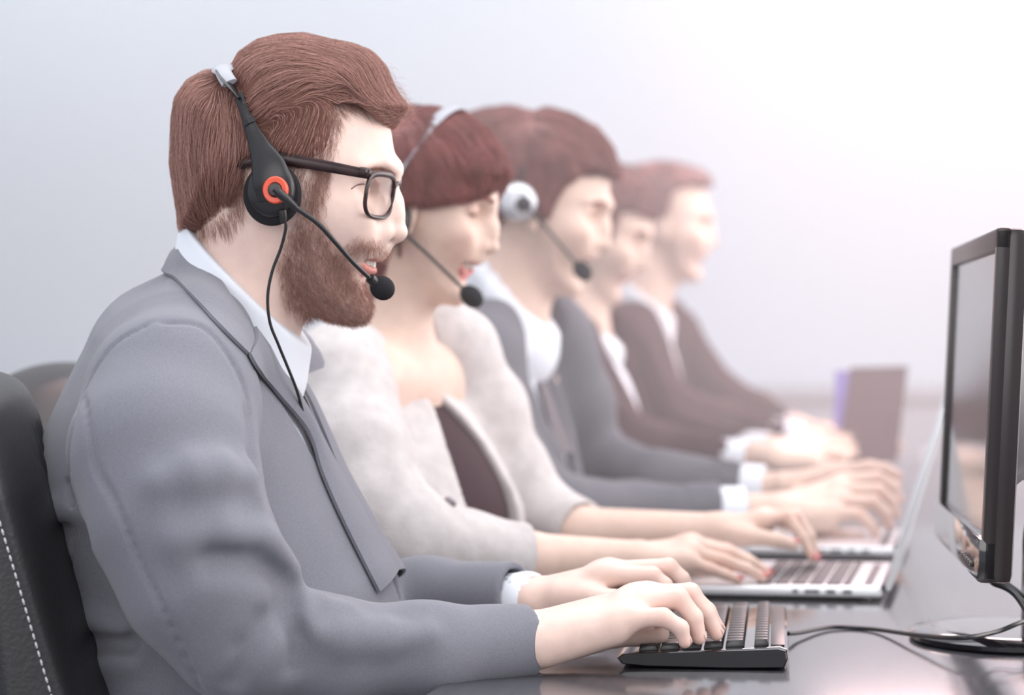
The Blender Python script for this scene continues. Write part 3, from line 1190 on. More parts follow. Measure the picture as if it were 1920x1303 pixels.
    gb = [(560, 400, -.1, -1), (575, 480, .25, -1), (540, 500, 0, -1), (600, 560, .4, -.8), (660, 580, .5, -.7), (690, 570, .7, -.6), (700, 465, .35, -.9), (670, 470, -.3, -.9), (650, 520, .3, -1)]
    gb0 = guided([(hx(a + 25), hz(b), c, d) for a, b, c, d in gb], to_h)
    strands('beard', body, bs, lambda P: gb0(P) @ HR.T, 0.0085, 6, M['beard'], p, r0=0.00010, lift=0.0045, jitter=0.38, curl=0.25, stick=0.35, seed=5)
    for sg in (-1, 1):
        n = 230
        t = rng.random(n)
        pl = np.array([hp(746, 328, sg * 9), hp(734, 322, sg * 24), hp(704, 327, sg * 42)])
        a = np.where(t[:, None] < .5, pl[0] + (pl[1] - pl[0]) * t[:, None] * 2, pl[1] + (pl[2] - pl[1]) * (t[:, None] * 2 - 1))
        a[:, 2] += rng.normal(size=n) * 0.0016
        P = a @ HR.T + hc
        for _ in range(5):
            P = P - body.grad(P) * body(P)[:, None]
        dv = HR @ np.array([-0.35, sg * 0.8, 0.35])
        strands('eyebrow', body, P, lambda P: np.tile(dv, (len(P), 1)), 0.008, 5, M['beard'], p, r0=0.00010, lift=0.0016, jitter=0.2, seed=6 + sg)

    # ---- shirt: torso, collar round the neck, cuffs
    tor = fr.outline([(352, 476), (325, 550), (265, 590), (225, 650), (180, 740), (140, 850), (125, 940), (135, 1040), (150, 1160), (170, 1300), (180, 1440),
                      (740, 1440), (735, 1180), (724, 1085), (660, 968), (622, 893), (588, 818), (552, 735), (536, 690), (500, 640), (430, 560)])
    zt = [L(0, y)[2] for y in (1400, 1100, 900, 760, 680, 630, 580, 530, 455)]
    wt = [0.175, 0.172, 0.180, 0.186, 0.184, 0.172, 0.150, 0.110, 0.075]
    Wt = lambda a, b: np.interp(b, zt, wt)
    shirt = SDF()
    shirt.u(inflate(tor, lambda a, b: Wt(a, b) - 0.012, 0.115))
    col = SDF()
    col.u(cap(L(476, 440), L(432, 690), 0.0665, 0.0700))
    col.cut(plane(L(458, 548, 0.066), np.array([0.71, 0, 0.70])), 0.003)
    shirt.u(col, 0.006)
    for s_, end in ((sh_r, L(984, 1203, 0.098)), (sh_l, L(990, 1126, -0.10))):
        shirt.u(chain([s_[3], s_[4], end], [0.027, 0.0268, 0.0268], 0.004), 0.0)
        dirn = (end - s_[3]) / np.linalg.norm(end - s_[3])
        shirt.sub(cap(end - dirn * 0.03, end + dirn * 0.05, 0.0232, 0.0232))
    V, Q = shirt.mesh((-0.28, -0.34, 0.60), (0.32, 0.34, 1.20), 0.0028)
    np_mesh('shirt', V, Q, M['shirt'], p)

    # ---- tie
    m = MB()
    pl = [(545, 700), (556, 730), (572, 770), (592, 815), (625, 890), (660, 960), (720, 1070)]
    P3 = [L(a + 5, b, 0.0) for a, b in pl]
    wd = [0.013, 0.017, 0.022, 0.027, 0.033, 0.038, 0.042]
    rows = []
    for i, (c, w_) in enumerate(zip(P3, wd)):
        rows.append([m.bm.verts.new(c + np.array([-0.004 * abs(k) - 0.002, k * w_, 0])) for k in (-1, -0.5, 0, 0.5, 1)])
    for a, b_ in zip(rows, rows[1:]):
        for j in range(4):
            m.bm.faces.new((a[j], a[j + 1], b_[j + 1], b_[j]))
    bmesh.ops.solidify(m.bm, geom=m.bm.faces[:], thickness=0.004)
    tie = m.build('tie', M['tie'], p)
    kn = SDF().u(chain([L(541, 676), L(549, 704)], [0.0165, 0.0115], 0.004))
    V, Q = kn.mesh(L(545, 690) - 0.035, L(545, 690) + 0.035, 0.0016)
    np_mesh('knot', V, Q, M['tie'], tie)

    # ---- jacket
    jt = fr.outline([(352, 466), (322, 505), (296, 520), (238, 550), (200, 594), (178, 645), (150, 700), (116, 770), (92, 830), (76, 880), (70, 940), (78, 972), (86, 1060),
                     (106, 1160), (128, 1260), (140, 1440), (770, 1440), (765, 1200), (742, 1086), (705, 1025), (672, 966), (632, 895), (598, 818), (565, 748),
                     (536, 700), (500, 640), (430, 560)])
    jac = SDF()
    jac.u(inflate(jt, Wt, 0.118, True))
    for sg in (-1, 1):
        jac.u(chain([L(405, 600, sg * 0.045), L(352, 655, sg * 0.11), L(330, 720, sg * 0.16)], [0.036, 0.050, 0.062], 0.02), 0.045)
    arm_r = [L(322, 768, 0.175), L(305, 850, 0.212), L(330, 960, 0.230), L(385, 1085, 0.235), L(452, 1188, 0.228), L(610, 1222, 0.190), L(800, 1220, 0.145), L(992, 1203, 0.098)]
    jac.u(chain(arm_r, [0.068, 0.0735, 0.069, 0.065, 0.053, 0.0425, 0.0375, 0.0320], 0.02), 0.028)
    arm_l = [L(330, 770, -0.175), L(350, 830, -0.215), L(420, 960, -0.230), L(520, 1130, -0.225), L(640, 1130, -0.190), L(800, 1122, -0.145), L(968, 1120, -0.102)]
    jac.u(chain(arm_l, [0.068, 0.072, 0.066, 0.054, 0.045, 0.037, 0.0325], 0.02), 0.028)
    # folds: pulled cloth at the armpit, the elbow crook and the back
    S = 0.235
    def ridge(pts, r, k, fs=0.5):
        P3 = [L(*q_) for q_ in pts]
        tr = trace(fr, base, [q_[0] for q_ in pts], [q_[1] for q_ in pts])
        return chain(list(tr), [v * fs for v in r], 0.006), k
    base = SDF()
    base.ops = list(jac.ops)
    up_f = [([(370, 890), (420, 882), (462, 900), (474, 925)], [0.002, 0.007, 0.007, 0.003], 0.026),
            ([(300, 905), (360, 890), (400, 893)], [0.003, 0.006, 0.003], 0.025),
            ([(330, 1010), (420, 1000), (500, 1022), (540, 1070)], [0.003, 0.008, 0.012, 0.008], 0.028),
            ([(540, 1150), (600, 1138), (650, 1148)], [0.006, 0.010, 0.004], 0.02),
            ([(560, 1180), (640, 1200), (720, 1190)], [0.004, 0.007, 0.003], 0.022),
            ([(70, 955), (110, 965), (150, 975)], [0.006, 0.008, 0.004], 0.016),
            ([(110, 1130), (160, 1165), (230, 1180)], [0.004, 0.008, 0.004], 0.018),
            ([(120, 1215), (180, 1240), (250, 1240)], [0.004, 0.009, 0.004], 0.018),
            ([(640, 1190), (720, 1200), (800, 1190)], [0.003, 0.006, 0.003], 0.02)]
    dn_f = [
            ([(470, 780), (478, 850), (484, 920)], [0.004, 0.007, 0.004], 0.012),
            ([(543, 1128), (500, 1170), (462, 1220), (440, 1280)], [0.005, 0.009, 0.007, 0.003], 0.016),
            ([(400, 1050), (480, 1052), (530, 1085)], [0.003, 0.007, 0.004], 0.02),
            ([(538, 1148), (556, 1190), (552, 1250)], [0.004, 0.006, 0.003], 0.014),
            ([(75, 985), (125, 990), (160, 1000)], [0.004, 0.006, 0.003], 0.012),
            ([(120, 1185), (180, 1205), (240, 1205)], [0.004, 0.007, 0.003], 0.014)]
    for pts, r, k in up_f:
        jac.u(*ridge(pts, r, k * 1.3, 0.42))
    for pts, r, k in dn_f:
        jac.sub(*ridge(pts, r, k * 1.4, 0.36))
    # thin sewn seams
    for pts in ([(158, 745), (170, 830), (182, 885), (215, 940), (262, 1050), (310, 1150), (378, 1295)],
                [(288, 604), (210, 650), (160, 730), (130, 820), (128, 905), (146, 960)],
                [(300, 606), (375, 612), (430, 670), (464, 745), (474, 830)],
                [(145, 980), (128, 1100), (132, 1190), (150, 1290)]):
        pts = [tuple(v) for v in smooth_path(pts, 5)]
        jac.sub(*ridge(pts, [0.0016] * len(pts), 0.004, 1.0))
    jac.disp(lambda P: waves(P, 40, 3) * 0.0008 + waves(P, 120, 4) * 0.0003)
    shellj = SDF()
    shellj.ops = list(jac.ops)
    # neck hole, open front, cuffs
    shellj.sub(cap(L(484, 420), L(434, 680), 0.0725, 0.0735), 0.004)
    za, zb = L(0, 640)[2], L(0, 1120)[2]

    def vee(P):
        half = np.interp(P[:, 2], [zb, za], [0.004, 0.075])
        front = np.interp(P[:, 2], [L(0, 1100)[2], L(0, 640)[2]], [L(700, 1090)[0] - 0.05, L(500, 650)[0] - 0.02])
        return np.maximum(np.maximum(np.abs(P[:, 1]) - half, front - P[:, 0]), zb - P[:, 2])
    shellj.sub(vee, 0.004)
    for a in (arm_r, arm_l):
        d = (a[-1] - a[-2]) / np.linalg.norm(a[-1] - a[-2])
        shellj.cut(lambda P, a=a, d=d: np.where(np.linalg.norm(P - a[-1], axis=1) < 0.09, (P - a[-1]) @ d, -0.02), 0.003)
        shellj.sub(cap(a[-1] - d * 0.05, a[-1] + d * 0.05, 0.0272))
    lower_body(p, -0.13, M['suit'])
    V, Q = shellj.mesh((-0.32, -0.36, 0.58), (0.40, 0.36, 1.17), 0.0024)
    jo = np_mesh('jacket', V, Q, M['suit'], p)
    # collar and lapel
    strip('collar', fr, jac, [(350, 450), (375, 480), (402, 512), (440, 575), (470, 620)], [(306, 512), (330, 528), (355, 554), (405, 610), (461, 666)], M['suit'], jo,
          lift=(0.003, 0.004), thick=0.003, roll=0.003)
    strip('collar', fr, jac, [(350, 450), (375, 480), (402, 512), (440, 575), (470, 620)], [(306, 512), (330, 528), (355, 554), (405, 610), (461, 666)], M['suit'], jo,
          lift=(0.003, 0.004), thick=0.003, roll=0.003, mirror=True)
    LA = [(469, 616), (505, 664), (545, 728), (590, 812), (630, 888), (672, 958), (737, 1072)]
    LB = [(462, 668), (478, 696), (515, 742), (572, 812), (598, 890), (640, 985), (704, 1112)]
    for mir in (False, True):
        strip('lapel', fr, jac, LA, LB, M['suit'], jo, lift=(0.006, 0.005), thick=0.003, roll=0.004, mirror=mir)
    return dict(p=p, fr=fr, hc=hc, HR=HR, jac=jac, hair=hair, body=body)


# woven tie pattern
mt = material('woven_tie', (0.02, 0.02, 0.025), rough=0.5)
nt = mt.node_tree
bs_ = nt.nodes['Principled BSDF']
tcn = nt.nodes.new('ShaderNodeTexCoord')
br = nt.nodes.new('ShaderNodeTexBrick')
br.inputs['Scale'].default_value = 130
br.inputs['Color1'].default_value = (0.012, 0.012, 0.016, 1)
br.inputs['Color2'].default_value = (0.02, 0.02, 0.026, 1)
br.inputs['Mortar'].default_value = (0.13, 0.13, 0.15, 1)
br.inputs['Mortar Size'].default_value = 0.03
mpn = nt.nodes.new('ShaderNodeMapping')
mpn.inputs['Rotation'].default_value = (1.2, 0.3, 0.5)
nt.links.new(tcn.outputs['Object'], mpn.inputs['Vector'])
nt.links.new(mpn.outputs['Vector'], br.inputs['Vector'])
nt.links.new(br.outputs['Color'], bs_.inputs['Base Color'])
M['tie'] = mt

man = front_man()
# ------------------------------------------------------------------ headsets and glasses (things worn, each a thing of its own)
def placed_empty(name, fr, at, label, cat, group=None):
    """an empty at a point of a person's frame, turned like them; returns it and the offset for its parts"""
    w = fr.world(at)
    return empty(name, w, fr.yaw, label, cat, group), Vector(at)


def headset_front(mn):
    fr, L = mn['fr'], mn['fr'].L
    hs, o = placed_empty('headset', fr, L(512, 368, 0.088), 'black headset with an orange ring on the ear cup, worn by the bearded person', 'headset', 'headsets')
    c = L(510, 364, 0.086)
    ax = (0, -1, 0)
    for sg in (1, -1):
        cc = np.array(c) if sg > 0 else np.array([c[0] + 0.012, 0.084, c[2]])
        a = (0, -sg, 0)
        MB().lathe([(0.010, -0.012), (0.021, -0.012), (0.0246, -0.008), (0.0255, -0.001), (0.0240, 0.006), (0.018, 0.0085), (0.004, 0.0085)], cc, a, 48, 1.08).build('ear_cushion', M['black_matte'], hs, off=o)
        MB().lathe([(0.0205, 0.0075), (0.0212, 0.010), (0.0200, 0.0135), (0.0165, 0.016), (0.0, 0.0175)], cc + np.array([0.001, 0, 0.004]), a, 48, 1.15).build('ear_cup', M['black'], hs, off=o)
    # hanger: broad at the cup, narrow where it slides into the band
    pts = smooth_path([L(517, 372, 0.1025), L(509, 335, 0.1045), L(499, 305, 0.1025), L(486, 275, 0.0975), L(474, 248, 0.094), L(466, 228, 0.092), L(457, 205, 0.089), L(446, 175, 0.083)], 6)
    rr = np.interp(np.linspace(0, 1, len(pts)), [0, .12, .25, .42, .58, .7, 0.72, 1], [0.0155, 0.0172, 0.0155, 0.0098, 0.0064, 0.0056, 0.0045, 0.0042])
    MB().tube(pts, rr, 20, True, ((0, 1, 0.25), 0.30)).build('hanger', M['black'], hs, off=o)
    pf = [p * [1, -1, 1] + [0.012, 0, 0] for p in pts]
    MB().tube(pf, rr, 16, True, ((0, 1, -0.25), 0.30)).build('hanger', M['black'], hs, off=o)
    MB().tube([L(468, 232, 0.0945), L(465, 225, 0.0938)], [0.0062, 0.0062], 4, True, ((0, 1, 0.25), 0.35)).build('slider_notch', M['black'], hs, off=o)
    # headband over the crown and its grey pad
    b0, top = L(450, 185, 0.085), L(430, 131, 0.0)
    arc = []
    for t in np.linspace(-1, 1, 33):
        a = t * PI / 2
        w = math.sin(a)
        h = math.cos(a) ** 0.8 if abs(t) < 1 else 0.0
        q = np.array(b0) * (1 - h) + np.array(top) * h
        arc.append((q[0], -0.085 * w, q[2]))
    MB().tube(arc, 0.0075, 12, True, ((0.3, 0, 1), 0.22)).build('headband', M['black'], hs, off=o)
    mid = [np.array(a) + [0, -0.0008 * np.sign(-a[1]), 0.0012] for a in arc[3:-3]]
    nn = len(mid)
    m = MB()
    rings = []
    for i, q in enumerate(mid):
        t_ = (np.array(mid[min(i + 1, nn - 1)]) - np.array(mid[max(i - 1, 0)]))
        t_ /= np.linalg.norm(t_)
        wv = np.array([1.0, 0, 0.10])
        wv -= t_ * (wv @ t_)
        wv /= np.linalg.norm(wv)
        nv = np.cross(t_, wv)
        nv *= np.sign(nv[2]) if abs(nv[2]) > 0.05 else np.sign(nv[1] * q[1])
        hw_ = 0.0098 if 4 < i < nn - 5 else 0.0072
        rings.append([m.bm.verts.new(q + wv * hw_ * math.cos(a) + nv * 0.0030 * math.sin(a)) for a in (2 * PI * j / 12 for j in range(12))])
    for a, b_ in zip(rings, rings[1:]):
        for j in range(12):
            m.bm.faces.new((a[j], a[(j + 1) % 12], b_[(j + 1) % 12], b_[j]))
    m.bm.faces.new(rings[0])
    m.bm.faces.new(rings[-1])
    pad = m.build('band_pad', M['pad'], hs, off=o)
    pad['label'] = 'grey pad of the headband'
    # orange ring and hub
    rc = L(516, 356, 0.1108)
    ring = MB().lathe([(0.0062, -0.004), (0.0062, 0.0012), (0.0098, 0.0016), (0.0108, 0.0004), (0.0110, -0.004)], rc, ax, 40, 1.08).build('cup_ring', M['orange'], hs, off=o)
    ring['label'] = 'orange ring on the ear cup'
    hub = MB().lathe([(0.0062, -0.004), (0.0060, 0.0035), (0.0048, 0.0055), (0.0, 0.006)], rc, ax, 28).build('hub', M['black'], hs, off=o)
    MB().tube([L(520, 359, 0.1160), L(538, 374, 0.1145), L(553, 388, 0.111)], [0.0042, 0.0038, 0.0030], 12).build('boom_sleeve', M['black'], hub, off=o)
    bp = smooth_path([L(514, 354, 0.1160), L(530, 367, 0.1150), L(553, 388, 0.111), L(595, 418, 0.104), L(631, 457, 0.094), L(664, 494, 0.080), L(698, 526, 0.062)], 8)
    MB().tube(bp, np.linspace(0.0026, 0.0019, len(bp)), 12).build('boom', M['black'], hs, off=o)
    mc = L(717, 540, 0.052)
    d = np.array(mc) - L(664, 494, 0.080)
    R = Vector((0, 0, 1)).rotation_difference(Vector(d)).to_matrix()
    MB().ball(mc, (0.0105, 0.0105, 0.0118), R, 32, 20).build('microphone_foam', M['black_matte'], hs, off=o)
    MB().tube([L(694, 522, 0.064), L(704, 531, 0.058)], [0.0042, 0.0048], 14).build('microphone_collar', M['black'], hs, off=o)
    MB().tube([L(529, 395, 0.098), L(531, 408, 0.098), L(532, 418, 0.097)], [0.0040, 0.0036, 0.0026], 12).build('strain_relief', M['black'], hs, off=o)
    cp = smooth_path([L(532, 412, 0.097), L(536, 426, 0.096), L(527, 464, 0.091), L(510, 510, 0.088), L(502, 556, 0.086), L(506, 604, 0.082), L(522, 646, 0.074), L(541, 692, 0.060), L(556, 730, 0.052), L(566, 765, 0.044), L(574, 800, 0.034)], 8)
    MB().tube(cp, 0.0014, 10).build('cable', M['black'], hs, off=o)


def glasses_front(mn):
    fr, hc, HR = mn['fr'], mn['hc'], mn['HR']
    g, o = placed_empty('eyeglasses', fr, HR @ hp(748, 350) + hc, 'dark framed eyeglasses worn by the bearded person', 'glasses')
    W = lambda v: HR @ np.asarray(v, float) + hc

    def front(y, py):
        return W((hx(752 - 34 * (abs(y) / 0.067) ** 1.6 - (py - 330) * 0.16), y, hz(py)))

    def outline(sg, grow=0.0, n=64):
        a = np.linspace(0, 2 * PI, 721)[:-1]
        ca, sa = np.cos(a), np.sin(a)
        e = 0.6
        yy = 0.038 + (0.0265 + grow) * np.sign(ca) * np.abs(ca) ** e * (1.0 + 0.06 * sa)
        pp = 373 - (39.5 + grow * HS) * np.sign(sa) * np.abs(sa) ** e
        s_ = np.concatenate([[0], np.cumsum(np.hypot(np.diff(yy) * HS, np.diff(pp)))])
        u = np.linspace(0, s_[-1] * 719.5 / 719, n + 1)[:-1]
        return [front(sg * y, q) for y, q in zip(np.interp(u, s_, yy), np.interp(u, s_, pp))]
    m = MB()
    for sg in (-1, 1):
        pts = outline(sg)
        n = len(pts)
        fwd = W((1, 0, 0)) - W((0, 0, 0))
        rings = []
        for i, p_ in enumerate(pts):
            t = pts[(i + 1) % n] - pts[i - 1]
            t /= np.linalg.norm(t)
            u = np.cross(t, fwd)
            u /= np.linalg.norm(u)
            k = 1.35 if i < n / 2 else 0.95
            rings.append([m.bm.verts.new(p_ + u * 0.0021 * k * math.cos(a) + fwd * 0.0019 * math.sin(a)) for a in (2 * PI * j / 8 + PI / 8 for j in range(8))])
        for i in range(n):
            a, b_ = rings[i], rings[(i + 1) % n]
            for j in range(8):
                m.bm.faces.new((a[j], a[(j + 1) % 8], b_[(j + 1) % 8], b_[j]))
    m.tube([front(y, 345 + 40 * (y / 0.012) ** 2 * 0.2) for y in np.linspace(-0.0125, 0.0125, 9)], 0.0024, 10)
    for sg in (-1, 1):
        m.tube([front(sg * 0.0635, 336), W((hx(712), sg * 0.0705, hz(334))), W((hx(703), sg * 0.0715, hz(333)))], [0.0042, 0.0045, 0.0042], 10, True, ((0, 1, 0), 0.5))
    m.build('front_frame', M['tort'], g, off=o)
    for sg in (-1, 1):
        m2 = MB()
        pts = outline(sg, -0.0008)
        vs = [m2.bm.verts.new(p_) for p_ in pts]
        c = m2.bm.verts.new(front(sg * 0.038, 369) + (W((0.0015, 0, 0)) - W((0, 0, 0))))
        for i in range(len(vs)):
            m2.bm.faces.new((vs[i], vs[(i + 1) % len(vs)], c))
        m2.build('lens', M['glass'], g, off=o)
    for sg in (1, -1):
        P = [fr.L(692, 327, 0.0715), fr.L(640, 317, 0.076), fr.L(580, 306, 0.0805), fr.L(530, 298, 0.083), fr.L(490, 299, 0.083), fr.L(455, 306, 0.081), fr.L(430, 318, 0.078)]
        if sg < 0:
            P = [HR @ (((q - hc) @ HR) * [1, -1, 1]) + hc for q in P]
        path = smooth_path(P, 6)
        rr = np.interp(np.linspace(0, 1, len(path)), [0, .3, .55, .75, 1], [0.0042, 0.0052, 0.0056, 0.0040, 0.0048])
        m3 = MB().tube(path, rr, 10, True, ((0, 1, 0), 0.36))
        m3.build('temple', M['tort'], g, off=o)


headset_front(man)
glasses_front(man)


def headset_simple(fr, hc, HR, sc, label, mic, shell_mat, band_mat, band_w=0.008, boom_side=1, cup_px=(512, 366), top_px=505, top_z=82):
    """headset fitted to a head frame: band over the crown, cups, boom and foam"""
    W = lambda v: HR @ (np.asarray(v, float) * sc) + hc
    cc = np.array([hx(cup_px[0] + 26), 0, hz(cup_px[1])])
    hs, o = placed_empty('headset', fr, W(cc + [0, -0.09, 0]), label, 'headset', 'headsets')
    for sg in (-1, 1):
        a = HR @ np.array([0, sg, 0.0])
        c = W(cc + [0, sg * 0.086, 0])
        MB().lathe([(0.010, -0.010), (0.022, -0.010), (0.0255, -0.005), (0.0255, 0.001), (0.022, 0.006), (0.004, 0.006)], c, a, 36).build('ear_cushion', M['black_matte'], hs, off=o)
        MB().lathe([(0.0255, 0.003), (0.0262, 0.006), (0.0235, 0.012), (0.015, 0.0165), (0.0, 0.018)], c, a, 36).build('ear_cup', shell_mat, hs, off=o)
    arc = []
    for t in np.linspace(-1, 1, 33):
        a = t * PI / 2
        h = math.cos(a)
        arc.append(W((cc[0] + (hx(top_px) - cc[0]) * h, 0.091 * math.copysign(abs(math.sin(a)) ** 0.85, math.sin(a)), cc[2] + 0.02 + (hz(top_z) - cc[2] - 0.02) * h ** 0.75)))
    MB().tube(arc, band_w, 10, True, (HR @ np.array([0.0, 0, 1.0]), 0.24)).build('headband', band_mat, hs, off=o)
    s = -boom_side
    p0 = W(cc + [0.010, s * 0.1025, -0.002])
    bp = smooth_path([p0, p0 * 0.6 + np.asarray(mic) * 0.4 + HR @ np.array([0, s * 0.012, 0.004]), np.asarray(mic)], 10)
    MB().tube(bp, 0.0021, 8).build('boom', M['black'], hs, off=o)
    MB().lathe([(0.011, -0.006), (0.011, 0.002), (0.006, 0.005), (0.0, 0.006)], p0, HR @ np.array([0, s, 0.0]), 20).build('hub', M['black'], hs, off=o)
    d = bp[-1] - bp[-4]
    R = Vector((0, 0, 1)).rotation_difference(Vector(d)).to_matrix()
    MB().ball(bp[-1], (0.0115, 0.0115, 0.0155), R, 24, 16).build('microphone_foam', M['black_matte'], hs, off=o)
    return hs
# ------------------------------------------------------------------ the four people further along the desk
def head_frame(fr, px, py, yaw, pitch, sc, roll=0.0):
    hc = fr.L(px, py, 0.0)
    HR = rotm(math.radians(roll), math.radians(pitch), math.radians(-yaw))
    return hc, HR, sc


def to_head(fr, hf, pts, side=0.0):
    """pixel outline -> head profile coordinates, on a plane `side` metres to the person's right of the face"""
    hc, HR, sc = hf
    out = []
    for q_ in pts:
        px, py, side = (*q_, side)[:3] if len(q_) == 2 else q_
        d = np.array([(px - CX) / F, 1.0, -(py - HY) / F]) @ fr.R
        o = fr.cam()
        d2, o2 = d @ HR, (o - hc) @ HR
        t = (-side - o2[1]) / d2[1]
        q = (o2 + t * d2) / sc
        out.append((q[0], q[2]))
    return out


def person_skin(fr, hf, neck, arms, arm_r, hands, base, h, head, lo, hi, p, blush=0.0, beard=None, shoulder=None, chest=None, lip=(0.62, 0.24, 0.21), mouth='open'):
    hc, HR, sc = hf
    b = SDF()
    b.ops += head.placed(hc, HR, sc).ops
    n0 = hc + HR @ (np.array([-0.022, 0, -0.035]) * sc)
    b.u(cap(n0, neck[0], 0.050 * sc * neck[1], 0.054 * sc * neck[1]), 0.022)
    b.u(cap(hc + HR @ (hp(570, 560) * sc), neck[0] + [0.035, 0, 0.015], 0.012, 0.012), 0.03)
    top = neck[0] + [-0.03, 0, -0.10]
    b.u(chain([top, top + [-0.03, 0, -0.18], top + [-0.06, 0, -0.34]], [0.075, 0.09, 0.095], 0.05), 0.06)
    if chest is not None:
        for f, k in chest:
            b.u(f, k)
    for a, ar_ in zip(arms, arm_r if isinstance(arm_r[0], (list, tuple)) else [arm_r] * len(arms)):
        b.u(chain(a, ar_, 0.01), 0.02)
        b.u(cap(top + [0, 0, -0.03], a[0], 0.05, 0.045), 0.04)
    for hnd in hands:
        b.u(hnd, 0.010)
    V, Q = b.mesh(lo, hi, h)
    np_mesh('body', V, Q, M['skin'], p, skin_colors(V, [(hc, HR, sc, mouth)], base, lip=lip, blush=blush, beard=beard))
    return b


def coat(fr, outline, zw, D, arms, radii, yoke, k=0.03):
    """jacket solid: torso inflated from its outline, yoke over the shoulders, sleeves"""
    zt = [z for z, _ in zw]
    wt = [w for _, w in zw]
    Wt = lambda a, b: np.interp(b, zt, wt)
    j = SDF()
    j.u(inflate(outline, Wt, D, True))
    for y in yoke:
        j.u(chain([q for q, _ in y], [r for _, r in y], 0.02), 0.045)
    for a, r in zip(arms, radii):
        j.u(chain(a, r, 0.02), k)
    return j, Wt


def open_coat(j, vee, neck=None, cuffs=(), seed=1, wrinkle=0.0016):
    o = SDF()
    o.ops = list(j.ops)
    o.disp(lambda P: waves(P, 45, seed) * wrinkle + waves(P, 95, seed + 20) * wrinkle * 0.5)
    if neck is not None:
        o.sub(neck, 0.004)
    o.sub(vee, 0.006)
    for e, d, r in cuffs:
        o.cut(lambda P, e=e, d=d: np.where(np.linalg.norm(P - e, axis=1) < 0.10, (P - e) @ d, -0.02), 0.003)
        o.sub(cap(e - d * 0.05, e + d * 0.05, r))
    return o


def cuff(p, e, d, r, length, mat):
    """shirt cuff: a short sleeve end round the wrist"""
    d = d / np.linalg.norm(d)
    f = SDF().u(cap(e - d * 0.04, e + d * length, r * 1.02, r))
    f.cut(plane(e + d * length, d), 0.002)
    f.sub(cap(e - d * 0.03, e + d * (length + 0.03), r - 0.0042), 0.001)
    V, Q = f.mesh(e - 0.09, e + 0.09, 0.0028)
    np_mesh('cuff', V, Q, mat, p)


def unit(v):
    v = np.asarray(v, float)
    return v / np.linalg.norm(v)


def vee_fn(z_half, front, zmin, zmax=9.0, shift=0.0):
    zs = [a for a, _ in z_half]
    hs_ = [b for _, b in z_half]
    fz = [a for a, _ in front]
    fx = [b for _, b in front]

    def f(P):
        half = np.interp(P[:, 2], zs, hs_)
        fr_ = np.interp(P[:, 2], fz, fx)
        return np.maximum(np.maximum(np.maximum(np.abs(P[:, 1] - shift) - half, fr_ - P[:, 0]), zmin - P[:, 2]), P[:, 2] - zmax)
    return f


def simple_hair(p, fr, hf, out, area_side, side, mat, grow=0.012, h=0.003, strand=None, D=0.060, extra=None):
    hc, HR, sc = hf
    hw = head_W()
    hr = SDF()
    hr.u(inflate(out, lambda a, b: hw(a, b) + grow, D))
    sk = np.array(hpoly(SKULL))
    c0 = np.array([hx(540), hz(300)])
    hr.u(inflate([tuple(c0 + (q - c0) * 1.075) for q in sk], lambda a, b: hw(a, b) + grow, D), 0.004)
    hr.cut(prism(area_side), 0.008)
    if extra:
        for f, k in extra:
            hr.u(f, k)
    hr.disp(lambda P: waves(P * [1, 1, 0.5], 260, 5) * 0.0007)
    hr = hr.placed(hc, HR, sc)
    V, Q = hr.mesh(hc - 0.19 * sc, hc + 0.19 * sc, h)
    o = np_mesh('hair', V, Q, mat, p)
    if strand:
        n, length, dfn, seed = strand
        rng = np.random.default_rng(seed)
        sd = V[rng.integers(0, len(V), n)]
        strands('hair_strands', hr, sd, lambda P: dfn((P - hc) @ HR / sc) @ HR.T, length, 9, mat, o, r0=0.00028, lift=0.003, jitter=0.10, seed=seed)
    return hr


SKIN2 = np.array([0.74, 0.54, 0.45])


